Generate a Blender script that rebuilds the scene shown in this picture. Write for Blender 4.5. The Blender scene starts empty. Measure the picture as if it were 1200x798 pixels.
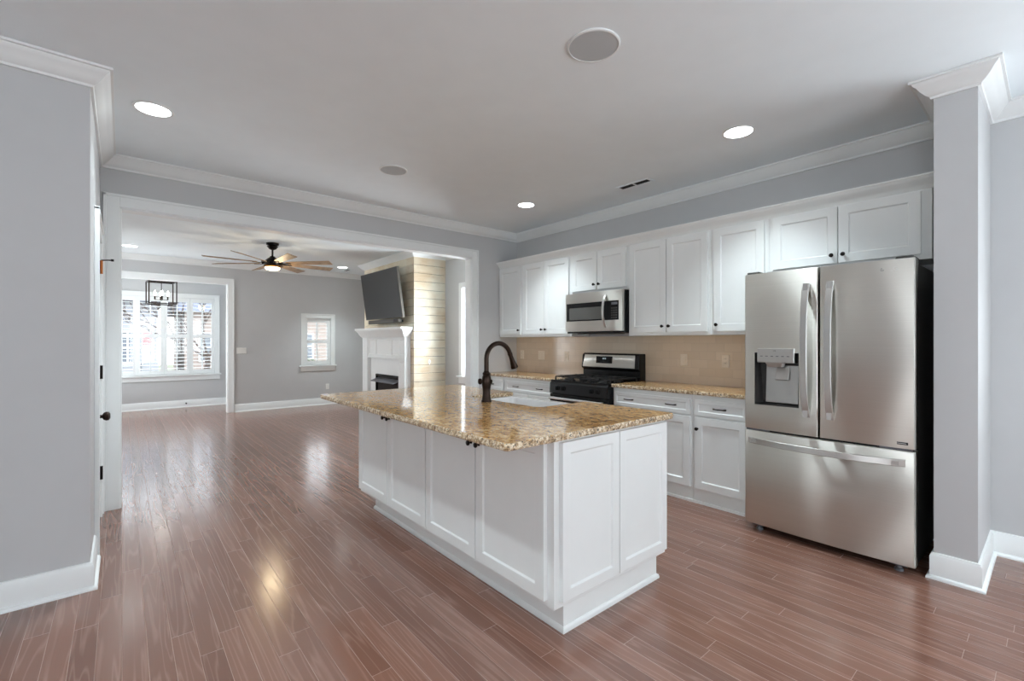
import bpy, bmesh, math, random
from mathutils import Vector, Matrix
from mathutils.geometry import tessellate_polygon
random.seed(7)
SC = bpy.context.scene
COL = SC.collection
# ------------------------------------------------------------------ camera
FPX, W, H = 541.0, 1200.0, 798.0
cam = bpy.data.cameras.new('camera')
cam.sensor_width = 36.0
cam.lens = FPX / W * 36.0
cam.shift_y = 1.0 / W
cam.clip_start = 0.05
co = bpy.data.objects.new('camera', cam)
COL.objects.link(co)
co.location = (0, 0, 1.32)
co.rotation_euler = (math.pi / 2, 0, -math.atan(457 / 541.0))
SC.camera = co
# ------------------------------------------------------------------ exposure
SC.view_settings.view_transform = 'Standard'
SC.view_settings.look = 'None'
SC.view_settings.exposure = 0.14
SC.view_settings.gamma = 1.0
SC.view_settings.use_curve_mapping = False
SC.cycles.max_bounces = 10
SC.cycles.diffuse_bounces = 6
SC.cycles.glossy_bounces = 5
SC.cycles.transparent_max_bounces = 12
SC.cycles.sample_clamp_indirect = 4.0
SC.cycles.sample_clamp_direct = 10.0
SC.cycles.caustics_reflective = False
SC.cycles.caustics_refractive = False
# ------------------------------------------------------------------ world and sun
wd = bpy.data.worlds.new('sky')
SC.world = wd
wd.use_nodes = True
bgn = wd.node_tree.nodes['Background']
bgn.inputs[0].default_value = (0.88, 0.95, 1.02, 1)
bgn.inputs[1].default_value = 4.6


def area_light(name, loc, rot, sx, sy, power, color=(1, 1, 1), portal=False):
    l = bpy.data.lights.new(name, 'AREA')
    l.shape = 'RECTANGLE'
    l.size, l.size_y, l.energy, l.color = sx, sy, power, color
    if portal:
        l.cycles.is_portal = True
    o = bpy.data.objects.new(name, l)
    o.location = loc
    o.rotation_euler = rot
    COL.objects.link(o)
    return o


PI = math.pi
DAY = (0.94, 1.0, 1.03)
UP = math.radians(50)
# daylight standing in known and added windows of the room behind the camera and of the living room
area_light('daylight_patio_window', (1.6, -3.3, 1.25), (PI / 2 + UP, 0, 0), 2.8, 2.1, 12, DAY)
area_light('daylight_breakfast_window', (4.45, -1.3, 1.35), (0, PI / 2 + UP, 0), 1.5, 1.6, 42, DAY)
area_light('added_daylight_west', (-4.25, -1.0, 1.3), (0, -PI / 2 - UP, 0), 1.7, 3.0, 52, DAY)  # added unseen source that lights the cabinet and pier fronts
area_light('daylight_living_window', (4.40, 5.66, 1.47), (0, PI / 2 + 0.15, 0), 1.3, 0.9, 80, DAY)
area_light('added_daylight_living_west', (-0.99, 9.05, 1.45), (0, -PI / 2 - 0.12, 0), 1.6, 1.3, 34, DAY)  # added source that brightens the living room from out of view
area_light('added_daylight_dining_side', (-0.99, 10.65, 1.45), (0, -PI / 2 - 0.15, 0), 1.5, 0.8, 42, DAY)  # added source that lifts the dark dining bay walls
area_light('portal_dining_window', (0.65, 11.46, 1.42), (-PI / 2, 0, 0), 1.7, 1.6, 1, portal=True)
area_light('portal_small_window', (3.1, 10.06, 1.31), (-PI / 2, 0, 0), 0.5, 1.0, 1, portal=True)

# ================================================================== materials


def lin(c):
    return tuple(((v / 255) / 12.92 if v / 255 < 0.04045 else (((v / 255) + 0.055) / 1.055) ** 2.4) for v in c) + (1,)


class NT:
    def __init__(s, name):
        s.m = bpy.data.materials.new(name)
        s.m.use_nodes = True
        s.t = s.m.node_tree
        s.b = s.t.nodes['Principled BSDF']

    def n(s, typ, **kw):
        x = s.t.nodes.new(typ)
        for k, v in kw.items():
            setattr(x, k, v)
        return x

    def set(s, sock, v):
        if isinstance(v, bpy.types.NodeSocket):
            s.t.links.new(v, sock)
        else:
            sock.default_value = v

    def math(s, op, a, b=0.0, c=None):
        x = s.n('ShaderNodeMath', operation=op)
        s.set(x.inputs[0], a)
        s.set(x.inputs[1], b)
        if c is not None:
            s.set(x.inputs[2], c)
        return x.outputs[0]

    def obj(s):
        return s.n('ShaderNodeTexCoord').outputs['Object']

    def mapv(s, v, scale=(1, 1, 1), rot=(0, 0, 0), loc=(0, 0, 0)):
        x = s.n('ShaderNodeMapping')
        s.set(x.inputs[0], v)
        x.inputs[1].default_value = loc
        x.inputs[2].default_value = rot
        x.inputs[3].default_value = scale
        return x.outputs[0]

    def noise(s, v, scale, detail=2, rough=0.5, dist=0.0, out=0):
        x = s.n('ShaderNodeTexNoise')
        s.set(x.inputs['Vector'], v)
        x.inputs['Scale'].default_value = scale
        x.inputs['Detail'].default_value = detail
        x.inputs['Roughness'].default_value = rough
        x.inputs['Distortion'].default_value = dist
        return x.outputs[out]

    def ramp(s, v, stops, interp='LINEAR'):
        x = s.n('ShaderNodeValToRGB')
        s.set(x.inputs[0], v)
        r = x.color_ramp
        r.interpolation = interp
        while len(r.elements) < len(stops):
            r.elements.new(0.5)
        for e, (p, c) in zip(r.elements, stops):
            e.position = p
            e.color = c if len(c) == 4 else tuple(c) + (1,)
        return x.outputs[0]

    def mix(s, f, a, b, blend='MIX'):
        x = s.n('ShaderNodeMix', data_type='RGBA', blend_type=blend)
        s.set(x.inputs[0], f)
        s.set(x.inputs[6], a)
        s.set(x.inputs[7], b)
        return x.outputs[2]

    def bump(s, h, strength=0.2, dist=0.01):
        x = s.n('ShaderNodeBump')
        s.set(x.inputs['Height'], h)
        x.inputs['Strength'].default_value = strength
        x.inputs['Distance'].default_value = dist
        s.t.links.new(x.outputs[0], s.b.inputs['Normal'])
        return x

    def p(s, **kw):
        for k, v in kw.items():
            s.set(s.b.inputs[k.replace('_', ' ')], v)
        return s


def plain(name, rgb, rough=0.5, metal=0.0, var=0.03, bump=0.0, bscale=300, **kw):
    a = NT(name)
    c = lin(rgb)
    f = a.noise(a.obj(), 6.0, 3)
    col = a.mix(f, tuple(v * (1 - var) for v in c[:3]) + (1,), tuple(min(1, v * (1 + var)) for v in c[:3]) + (1,))
    a.p(Base_Color=col, Roughness=rough, Metallic=metal, **kw)
    if bump:
        a.bump(a.noise(a.obj(), bscale, 2), bump, 0.001)
    return a.m


def emis(name, rgb, st):
    a = NT(name)
    a.p(Base_Color=(0, 0, 0, 1), Emission_Color=tuple(rgb) + (1,), Emission_Strength=st)
    return a.m


M = {}
M['wall'] = plain('pale_grey_blue_wall_paint', (192, 193, 194), 0.6, bump=0.03)
M['ceiling'] = plain('white_ceiling_paint', (235, 243, 247), 0.7, bump=0.03)
M['trim'] = plain('white_semi_gloss_trim', (230, 233, 233), 0.35)
M['cab'] = plain('white_cabinet_lacquer', (228, 231, 230), 0.33)
M['black'] = plain('black_enamel', (16, 16, 17), 0.22, Specular_IOR_Level=0.3)
M['iron'] = plain('cast_iron', (16, 16, 17), 0.5, bump=0.2)
M['rubber'] = plain('dark_rubber', (18, 18, 18), 0.6)
M['bronze'] = plain('oil_rubbed_bronze', (46, 35, 29), 0.3, 0.85)
M['dknob'] = plain('dark_bronze_hardware', (30, 25, 23), 0.35, 0.7)
M['copper'] = plain('hinge_caught_light_copper', (176, 112, 66), 0.3, 0.9)  # copper tone paints in the light caught by the top hinge
M['plate'] = plain('white_plastic', (235, 235, 232), 0.35)
M['cream'] = plain('cream_plastic', (226, 214, 196), 0.35)
M['slot'] = plain('dark_slot', (60, 55, 50), 0.6)
M['sink'] = plain('white_fireclay', (240, 240, 240), 0.12)
M['tv'] = plain('dark_tv_screen', (40, 41, 43), 0.35)
M['tvf'] = plain('tv_bezel', (90, 86, 80), 0.35, 0.5)
M['darkgrey'] = plain('dark_grey_metal', (62, 61, 60), 0.45, 0.3)
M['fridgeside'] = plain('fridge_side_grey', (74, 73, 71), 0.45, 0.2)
M['mgrey'] = plain('mid_grey_metal', (110, 112, 118), 0.4, 0.4)
M['glassblack'] = plain('black_glass', (22, 22, 23), 0.12, Specular_IOR_Level=0.25)
M['ovenwin'] = plain('microwave_window', (84, 83, 80), 0.3, Specular_IOR_Level=0.25)
M['speaker'] = plain('speaker_grille_white', (186, 190, 192), 0.8, bump=0.25, bscale=900)
M['dark'] = plain('dark_void', (12, 12, 12), 0.8)
M['lens'] = emis('downlight_glow', (0.95, 1.0, 1.0), 15.0)
M['fanglow'] = emis('fan_lamp_glow', (1.0, 0.80, 0.45), 14.0)
M['bulb'] = emis('candle_bulb_glow', (1.0, 0.93, 0.85), 30.0)
M['clock'] = emis('display_digits', (0.6, 0.75, 0.8), 0.5)


def mk_steel(name, rgb, rough, aniso):
    a = NT(name)
    v = a.mapv(a.obj(), (1.0, 1.2, 420.0))
    f = a.noise(v, 1.0, 3, 0.6)
    w = a.noise(a.mapv(a.obj(), (1, 3.2, 0.35)), 1.0, 0)
    c = lin(rgb)
    col = a.mix(f, tuple(x * 0.93 for x in c[:3]) + (1,), tuple(min(1, x * 1.06) for x in c[:3]) + (1,))
    a.p(Base_Color=col, Metallic=1.0, Roughness=rough, Anisotropic=aniso, Anisotropic_Rotation=0.25)
    tg = a.n('ShaderNodeTangent', direction_type='RADIAL', axis='Z')
    a.t.links.new(tg.outputs[0], a.b.inputs['Tangent'])
    a.bump(w, 0.25, 0.012)
    return a.m


M['steel'] = mk_steel('brushed_stainless_steel', (223, 221, 214), 0.31, 0.97)
M['steelb'] = plain('satin_stainless_handle', (205, 204, 201), 0.33, 1.0)


def mk_floor():
    a = NT('stained_oak_planks')
    sp = a.n('ShaderNodeSeparateXYZ')
    a.t.links.new(a.obj(), sp.inputs[0])
    x, y = sp.outputs[0], sp.outputs[1]
    xs = a.math('DIVIDE', x, 0.0835)
    row = a.math('FLOOR', xs)
    fx = a.math('FRACT', xs)
    w1 = a.n('ShaderNodeTexWhiteNoise', noise_dimensions='1D')
    a.set(w1.inputs['W'], row)
    ys = a.math('ADD', a.math('DIVIDE', y, 1.25), a.math('MULTIPLY', w1.outputs[0], 9.0))
    pl = a.math('FLOOR', ys)
    fy = a.math('FRACT', ys)
    cb = a.n('ShaderNodeCombineXYZ')
    a.set(cb.inputs[0], row)
    a.set(cb.inputs[1], pl)
    w2 = a.n('ShaderNodeTexWhiteNoise', noise_dimensions='2D')
    a.set(w2.inputs['Vector'], cb.outputs[0])
    pid = w2.outputs[0]
    ex = a.math('MULTIPLY', a.math('MINIMUM', fx, a.math('SUBTRACT', 1.0, fx)), 0.0835)
    ey = a.math('MULTIPLY', a.math('MINIMUM', fy, a.math('SUBTRACT', 1.0, fy)), 1.25)
    edge = a.math('MINIMUM', ex, ey)
    seam = a.math('SUBTRACT', 1.0, a.math('MINIMUM', a.math('DIVIDE', edge, 0.0016), 1.0))
    # grain: long cathedral rings, offset for each plank
    gx = a.math('ADD', a.math('MULTIPLY', x, 9.0), a.math('MULTIPLY', pid, 61.0))
    gy = a.math('ADD', a.math('MULTIPLY', y, 0.42), a.math('MULTIPLY', pid, 23.0))
    cg = a.n('ShaderNodeCombineXYZ')
    a.set(cg.inputs[0], gx)
    a.set(cg.inputs[1], gy)
    nz = a.noise(cg.outputs[0], 1.0, 2.5, 0.55, 0.3)
    ring = a.math('PINGPONG', a.math('MULTIPLY', nz, 24.0), 1.0)
    ringm = a.ramp(ring, [(0.0, (1, 1, 1)), (0.4, (0, 0, 0))])
    cf = a.n('ShaderNodeCombineXYZ')
    a.set(cf.inputs[0], a.math('MULTIPLY', x, 260.0))
    a.set(cf.inputs[1], a.math('MULTIPLY', y, 5.0))
    fine = a.noise(cf.outputs[0], 1.0, 2)
    base = a.ramp(pid, [(0.0, lin((114, 79, 66))), (0.5, lin((125, 89, 75))), (1.0, lin((138, 100, 85)))])
    base = a.mix(a.math('MULTIPLY', fine, 0.35), base, lin((103, 73, 63)))
    col = a.mix(a.math('MULTIPLY', ringm, 0.26), base, lin((184, 150, 135)))
    col = a.mix(a.math('MULTIPLY', seam, 0.6), col, lin((178, 146, 130)))  # light tan seams paint in the reflection caught by plank bevels
    ro = a.math('ADD', a.math('ADD', 0.175, a.math('MULTIPLY', ringm, 0.05)), a.math('MULTIPLY', seam, 0.4))
    a.p(Base_Color=col, Roughness=ro, Specular_IOR_Level=1.0)
    h = a.math('SUBTRACT', a.math('MULTIPLY', ringm, 0.02), a.math('MULTIPLY', seam, 1.0))
    h = a.math('ADD', h, a.math('MULTIPLY', a.noise(cg.outputs[0], 0.8, 1), 0.12))
    a.bump(h, 0.28, 0.0022)
    return a.m


M['floor'] = mk_floor()


def mk_granite():
    a = NT('gold_brown_granite')
    o = a.obj()
    st = a.mapv(o, (1.0, 0.62, 1.0), (0, 0, 0.5))
    n1 = a.noise(st, 34, 4, 0.7, 0.6)
    n2 = a.noise(st, 85, 3, 0.65, 0.4)
    n3 = a.noise(o, 150, 2, 0.6)
    n4 = a.noise(st, 2.6, 2, 0.5, 0.8)
    c = a.ramp(n1, [(0.30, lin((118, 78, 44))), (0.43, lin((182, 134, 82))), (0.54, lin((214, 172, 116))), (0.68, lin((232, 204, 158)))])
    c = a.mix(a.ramp(n4, [(0.45, (0, 0, 0)), (0.7, (1, 1, 1))]), c, a.mix(0.3, c, lin((158, 110, 66))))
    c = a.mix(a.ramp(n2, [(0.34, (1, 1, 1)), (0.41, (0, 0, 0))]), c, lin((66, 46, 32)))
    c = a.mix(a.ramp(n2, [(0.62, (0, 0, 0)), (0.70, (0.85, 0.85, 0.85))]), c, lin((226, 206, 168)))
    c = a.mix(a.ramp(n3, [(0.31, (0.9, 0.9, 0.9)), (0.38, (0, 0, 0))]), c, lin((34, 27, 22)))
    a.p(Base_Color=c, Roughness=0.07, Specular_IOR_Level=0.5)
    return a.m


M['granite'] = mk_granite()


def mk_rock(name):
    a = NT(name)
    o = a.obj()
    n1 = a.noise(o, 55, 4, 0.7)
    n3 = a.noise(o, 120, 2, 0.6)
    c = a.ramp(n1, [(0.32, lin((84, 64, 46))), (0.45, lin((172, 142, 104))), (0.58, lin((222, 206, 178))), (0.7, lin((236, 228, 212)))])
    c = a.mix(a.ramp(n3, [(0.37, (1, 1, 1)), (0.43, (0, 0, 0))]), c, lin((30, 26, 23)))
    a.p(Base_Color=c, Roughness=0.35)
    a.bump(n1, 0.5, 0.004)
    return a.m


M['graniteedge'] = mk_rock('chiselled_granite_edge')


def mk_tile():
    a = NT('beige_subway_tile')
    sp = a.n('ShaderNodeSeparateXYZ')
    a.t.links.new(a.obj(), sp.inputs[0])
    cb = a.n('ShaderNodeCombineXYZ')
    a.set(cb.inputs[0], sp.outputs[1])
    a.set(cb.inputs[1], a.math('SUBTRACT', sp.outputs[2], 0.916))
    br = a.n('ShaderNodeTexBrick')
    a.set(br.inputs['Vector'], cb.outputs[0])
    br.inputs['Color1'].default_value = lin((214, 197, 175))
    br.inputs['Color2'].default_value = lin((205, 187, 164))
    br.inputs['Mortar'].default_value = lin((196, 180, 160))
    br.inputs['Scale'].default_value = 1.0
    br.inputs['Mortar Size'].default_value = 0.0016
    br.inputs['Mortar Smooth'].default_value = 0.4
    br.inputs['Brick Width'].default_value = 0.155
    br.inputs['Row Height'].default_value = 0.0775
    a.p(Base_Color=br.outputs[0], Roughness=0.16)
    h = a.math('ADD', a.math('MULTIPLY', br.outputs[1], -1.0), a.math('MULTIPLY', a.noise(a.obj(), 9, 1), 0.5))
    a.bump(h, 0.4, 0.002)
    return a.m


M['tile'] = mk_tile()


def mk_wood(name, dark, mid, light, sc, rough=0.5, white=0.0):
    a = NT(name)
    o = a.obj()
    v = a.mapv(o, sc)
    n1 = a.noise(v, 1.0, 4, 0.6, 0.4)
    n2 = a.noise(o, 2.2, 3, 0.6)
    c = a.ramp(n1, [(0.3, lin(dark)), (0.5, lin(mid)), (0.7, lin(light))])
    if white:
        c = a.mix(a.math('MULTIPLY', a.ramp(n2, [(0.4, (0, 0, 0)), (0.65, (1, 1, 1))]), white), c, lin((222, 221, 206)))
    a.p(Base_Color=c, Roughness=rough)
    a.bump(n1, 0.1, 0.002)
    return a.m


M['shiplap'] = mk_wood('whitewashed_pine_shiplap', (194, 170, 140), (206, 187, 158), (214, 198, 172), (2.5, 2.5, 16), 0.45, 0.7)
M['blade'] = mk_wood('weathered_oak_blade', (120, 98, 76), (152, 128, 102), (176, 154, 128), (14, 14, 14), 0.5)
M['firebox'] = plain('firebox_soot', (30, 20, 14), 0.8)
M['brick'] = plain('pale_outdoor_brick', (162, 148, 140), 0.8, var=0.12)
M['siding'] = plain('pale_house_siding', (152, 155, 160), 0.7)
M['roofm'] = plain('blue_grey_roof', (106, 112, 128), 0.8, var=0.1)
M['grass'] = plain('winter_lawn', (104, 108, 88), 0.9, var=0.2)
M['street'] = plain('pale_street', (122, 122, 122), 0.9)
M['bark'] = plain('bare_bark', (84, 70, 62), 0.9, var=0.15)
M['leafm'] = plain('evergreen_shrub', (66, 82, 58), 0.8, var=0.3)
M['red'] = plain('red_flag_cloth', (196, 104, 106), 0.7)
M['flagblue'] = plain('blue_flag_cloth', (58, 74, 130), 0.7)
M['winout'] = plain('house_window_dark', (112, 118, 126), 0.2)


def mk_glass():
    a = NT('window_glass')
    t = a.n('ShaderNodeBsdfTransparent')
    g = a.n('ShaderNodeBsdfGlossy')
    g.inputs['Roughness'].default_value = 0.02
    mx = a.n('ShaderNodeMixShader')
    mx.inputs[0].default_value = 0.06
    a.t.links.new(t.outputs[0], mx.inputs[1])
    a.t.links.new(g.outputs[0], mx.inputs[2])
    a.t.links.new(mx.outputs[0], a.t.nodes['Material Output'].inputs[0])
    return a.m


M['glass'] = mk_glass()

# ================================================================== geometry helpers


def Fr(o, a, b):
    """local (along, outward, up) -> world"""
    a, b = Vector(a), Vector(b)
    m = Matrix.Identity(4)
    for i in range(3):
        m[i][0], m[i][1], m[i][3] = a[i], b[i], o[i]
        m[i][2] = (0, 0, 1)[i]
    return m


I4 = Matrix.Identity(4)


class B:
    def __init__(s):
        s.bm = bmesh.new()

    def box(s, p0, p1, m=I4):
        x0, y0, z0 = p0
        x1, y1, z1 = p1
        vs = [s.bm.verts.new(m @ Vector(c)) for c in
              ((x0, y0, z0), (x1, y0, z0), (x1, y1, z0), (x0, y1, z0), (x0, y0, z1), (x1, y0, z1), (x1, y1, z1), (x0, y1, z1))]
        for f in ((0, 3, 2, 1), (4, 5, 6, 7), (0, 1, 5, 4), (1, 2, 6, 5), (2, 3, 7, 6), (3, 0, 4, 7)):
            s.bm.faces.new([vs[i] for i in f])
        return s

    def loft(s, rings, m=I4, cap=True, closed=True, loop=False):
        rv = [[s.bm.verts.new(m @ Vector(c)) for c in r] for r in rings]
        n = len(rv[0])
        pairs = list(zip(rv, rv[1:])) + ([(rv[-1], rv[0])] if loop else [])
        for a, b in pairs:
            for i in range(n if closed else n - 1):
                j = (i + 1) % n
                s.bm.faces.new((a[i], a[j], b[j], b[i]))
        if cap and not loop:
            s.bm.faces.new(list(reversed(rv[0])))
            s.bm.faces.new(rv[-1])
        return s

    def lathe(s, prof, m=I4, n=20, cap=True):
        """prof: (radius, height); axis = local z"""
        rings = []
        for r, z in prof:
            r = max(r, 1e-4)
            rings.append([(r * math.cos(2 * PI * i / n), r * math.sin(2 * PI * i / n), z) for i in range(n)])
        return s.loft(rings, m, cap)

    def tube(s, pts, r, n=10, m=I4, cap=True):
        pts = [Vector(p) for p in pts]
        rad = r if isinstance(r, (list, tuple)) else [r] * len(pts)
        rings = []
        up = None
        for i, p in enumerate(pts):
            t = (pts[min(i + 1, len(pts) - 1)] - pts[max(i - 1, 0)]).normalized()
            if up is None:
                up = Vector((0, 0, 1)) if abs(t.z) < 0.9 else Vector((1, 0, 0))
            sd = t.cross(up).normalized()
            up = sd.cross(t).normalized()
            rings.append([p + sd * rad[i] * math.cos(2 * PI * k / n) + up * rad[i] * math.sin(2 * PI * k / n) for k in range(n)])
        return s.loft(rings, m, cap)

    def sweep(s, path, prof, closed=False):
        """path: XY points, interior on the left; prof: (offset into room, z)"""
        P = [Vector((p[0], p[1])) for p in path]
        n = len(P)
        rings = []
        for i in range(n):
            d0 = d1 = None
            if closed or i > 0:
                d0 = (P[i] - P[i - 1]).normalized()
            if closed or i < n - 1:
                d1 = (P[(i + 1) % n] - P[i]).normalized()
            d0 = d0 or d1
            d1 = d1 or d0
            n0, n1 = Vector((-d0.y, d0.x)), Vector((-d1.y, d1.x))
            mt = (n0 + n1) / (1 + n0.dot(n1))
            rings.append([(P[i].x + mt.x * o, P[i].y + mt.y * o, z) for o, z in prof])
        return s.loft(rings, cap=not closed, loop=closed)

    def shaker(s, m, w, h, t=0.02, rail=0.06, dep=0.009, slope=0.007):
        """a framed door with a recessed panel, one continuous skin"""
        def rect(i, d):
            return [(i, d, i), (w - i, d, i), (w - i, d, h - i), (i, d, h - i)]
        return s.loft([rect(0, 0), rect(0, t), rect(rail, t), rect(rail + slope, t - dep)], m)

    def quadgrid(s, us, vs, fn, skip=None):
        g = [[s.bm.verts.new(fn(u, v)) for v in vs] for u in us]
        for i in range(len(us) - 1):
            for j in range(len(vs) - 1):
                if skip and skip((us[i] + us[i + 1]) / 2, (vs[j] + vs[j + 1]) / 2):
                    continue
                s.bm.faces.new((g[i][j], g[i + 1][j], g[i + 1][j + 1], g[i][j + 1]))
        return g

    def make(s, name, mat, parent=None, bevel=0.0, smooth=False, seg=2):
        bmesh.ops.recalc_face_normals(s.bm, faces=s.bm.faces)
        me = bpy.data.meshes.new(name)
        s.bm.to_mesh(me)
        s.bm.free()
        me.materials.append(M[mat] if isinstance(mat, str) else mat)
        o = bpy.data.objects.new(name, me)
        COL.objects.link(o)
        if smooth:
            for p in me.polygons:
                p.use_smooth = True
            try:
                me.set_sharp_from_angle(angle=math.radians(40))
            except Exception:
                pass
        if bevel:
            b = o.modifiers.new('bevel', 'BEVEL')
            b.width, b.segments, b.limit_method, b.angle_limit = bevel, seg, 'ANGLE', math.radians(35)
            b.harden_normals = False
        if parent is not None:
            par(o, parent)
        return o


def par(o, parent):
    o.parent = parent
    if parent.type == 'EMPTY':
        o.matrix_parent_inverse = Matrix.Translation(-Vector(parent.location))


def tag(o, label, cat, group=None, kind=None):
    o['label'] = label
    o['category'] = cat
    if group:
        o['group'] = group
    if kind:
        o['kind'] = kind
    return o


def thing(name, loc, label, cat, group=None, kind=None):
    o = bpy.data.objects.new(name, None)
    o.empty_display_size = 0.1
    o.location = loc
    COL.objects.link(o)
    return tag(o, label, cat, group, kind)


def struct(o, label, cat):
    return tag(o, label, cat, kind='structure')


def text(name, s, size, m, mat, parent, ext=0.0004):
    c = bpy.data.curves.new(name, 'FONT')
    c.body = s
    c.size = size
    c.extrude = ext
    c.align_x = 'CENTER'
    c.align_y = 'CENTER'
    c.materials.append(M[mat])
    o = bpy.data.objects.new(name, c)
    COL.objects.link(o)
    me = bpy.data.meshes.new_from_object(o.evaluated_get(bpy.context.evaluated_depsgraph_get()))
    bpy.data.objects.remove(o)
    me.transform(m)
    me.name = name
    o = bpy.data.objects.new(name, me)
    COL.objects.link(o)
    o.parent = parent
    if parent.type == 'EMPTY':
        o.matrix_parent_inverse = Matrix.Translation(-Vector(parent.location))
    return o


def face_text(o, along, out):
    a, b = Vector(along), Vector(out)
    m = Matrix.Identity(4)
    for i in range(3):
        m[i][0], m[i][1], m[i][2], m[i][3] = a[i], (0, 0, 1)[i], b[i], o[i]
    return m


def knob(m, parent, mat='dknob', s=1.0):
    """m maps local (along, outward, up) at the seat of the knob"""
    b = B()
    r = m @ Matrix.Rotation(-PI / 2, 4, 'X')
    b.lathe([(0.008 * s, 0), (0.008 * s, 0.002), (0.0055 * s, 0.006), (0.0055 * s, 0.014 * s), (0.012 * s, 0.018 * s), (0.0145 * s, 0.023 * s), (0.013 * s, 0.028 * s), (0.006 * s, 0.031 * s)], r, 16)
    return b.make('knob', mat, parent, smooth=True)


def pull(m, parent, L=0.10):
    b = B()
    pts = []
    for i in range(13):
        t = -1 + i / 6
        pts.append((t * L / 2, 0.004 + 0.024 * (1 - t ** 4), 0))
    b.tube(pts, [0.0062 if abs(i - 6) > 4 else 0.0048 for i in range(13)], 8, m)
    return b.make('pull', 'dknob', parent, smooth=True)


CEIL = 2.77
XR, YO, XL, YL = 4.14, 4.79, -0.13, 3.33      # kitchen wall, opening wall, pantry side wall, pantry front wall
# ================================================================== room shell
struct(B().box((-4.2, -3.2, -0.1), (4.3, 10.02, 0)).box((-0.85, 10.02, -0.1), (1.9, 11.42, 0)).make('floor', 'floor'), 'reddish brown oak plank floor', 'floor')
struct(B().box((-4.2, -3.2, CEIL), (4.3, 10.02, CEIL + 0.1)).box((-0.85, 10.02, CEIL), (1.9, 11.42, CEIL + 0.1)).make('ceiling', 'ceiling'), 'flat white ceiling', 'ceiling')


def wall_y(b, y0, y1, x0, x1, holes, top=CEIL):
    """wall across Y with holes (xa, xb, za, zb)"""
    x = x0
    for xa, xb, za, zb in sorted(holes):
        b.box((x, y0, 0), (xa, y1, top))
        if za > 0:
            b.box((xa, y0, 0), (xb, y1, za))
        if zb < top:
            b.box((xa, y0, zb), (xb, y1, top))
        x = xb
    b.box((x, y0, 0), (x1, y1, top))
    return b


def wall_x(b, x0, x1, y0, y1, holes, top=CEIL):
    y = y0
    for ya, yb, za, zb in sorted(holes):
        b.box((x0, y, 0), (x1, ya, top))
        if za > 0:
            b.box((x0, ya, 0), (x1, yb, za))
        if zb < top:
            b.box((x0, ya, zb), (x1, yb, top))
        y = yb
    b.box((x0, y, 0), (x1, y1, top))
    return b


OX0, OX1, OZ = -0.02, 3.38, 2.385             # cased opening to the living room
DX0, DX1 = -0.35, 1.50                        # cased opening to the dining bay
YF, YD = 9.90, 11.30                          # living far wall, dining window wall
WD = (-0.21, 1.47, 0.66, 2.19)                # dining window hole
WS = (2.85, 3.36, 0.83, 1.80)                 # small window hole
WL = (5.22, 6.12, 0.77, 2.17)                 # living side window hole (in y)
struct(wall_x(B(), XR, XR + 0.14, -3.1, 10.02, [(-2.1, -0.5, 0.75, 2.2), WL]).make('wall_right', 'wall'), 'pale grey wall behind the kitchen cabinets', 'wall')
struct(B().box((3.464, 0.275, 0), (XR, 0.45, CEIL)).make('wall_pier', 'wall'), 'short grey wall pier beside the fridge', 'wall')
struct(wall_y(B(), YO, YO + 0.12, -0.85, XR, [(OX0, OX1, 0, OZ)]).make('wall_back', 'wall'), 'pale grey wall with the wide cased opening', 'wall')
DY0, DY1, DZ = 3.88, 4.64, 2.06
b = wall_x(B(), XL - 0.12, XL, YL, YO, [(DY0, DY1, 0, DZ)])
b.box((-4.1, YL, 0), (XL - 0.12, YL + 0.12, CEIL))
b.box((-0.85, YL + 0.12, 0), (-0.73, YO, CEIL))
struct(b.make('wall_left', 'wall'), 'pale grey wall end at the left of the photo', 'wall')
struct(wall_y(B(), YF, YF + 0.12, -0.85, XR, [(DX0, DX1, 0, OZ), WS]).make('wall_living_far', 'wall'), 'pale grey far wall of the living room', 'wall')
struct(wall_y(B(), YD, YD + 0.12, -0.85, 1.9, [WD]).make('wall_dining_far', 'wall'), 'pale wall below the shuttered front window', 'wall')
struct(B().box((1.78, YF + 0.12, 0), (1.9, YD, CEIL)).make('wall_dining_right', 'wall'), 'side wall of the dining bay', 'wall')
struct(wall_x(B(), -0.85, -0.73, YO + 0.12, YD, [(8.3, 9.75, 0.7, 2.3), (10.25, 11.05, 0.7, 2.2)]).make('wall_living_left', 'wall'), 'left wall of the living room', 'wall')
struct(wall_y(B(), -3.1, -2.98, -4.1, XR, [(0.2, 3.0, 0.3, 2.4)]).make('wall_front', 'wall'), 'wall behind the camera with a wide window', 'wall')
struct(wall_x(B(), -4.1, -3.98, -2.98, YL, [(-2.6, 0.6, 0.6, 2.3)]).make('wall_west', 'wall'), 'side wall of the breakfast room', 'wall')

# crown moulding, baseboards
CROWN = [(0, CEIL), (0, CEIL - 0.098), (0.012, CEIL - 0.098), (0.016, CEIL - 0.086), (0.03, CEIL - 0.078), (0.05, CEIL - 0.058), (0.066, CEIL - 0.034), (0.078, CEIL - 0.024), (0.082, CEIL - 0.014), (0.094, CEIL - 0.012), (0.094, CEIL)]
BASE = [(0, 0), (0.031, 0), (0.031, 0.008), (0.027, 0.016), (0.016, 0.021), (0.016, 0.125), (0.011, 0.133), (0.009, 0.142), (0, 0.145)]
path = [(-3.98, -2.98), (XR, -2.98), (XR, 0.275), (3.464, 0.275), (3.464, 0.45), (XR, 0.45), (XR, YO), (XL, YO), (XL, YL), (-3.98, YL)]
struct(B().sweep(path, CROWN, True).make('trim_1', 'trim', smooth=True), 'white crown moulding round the kitchen ceiling', 'crown moulding')
cy0, cy1, cx = 6.63, 8.60, 3.556
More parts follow.
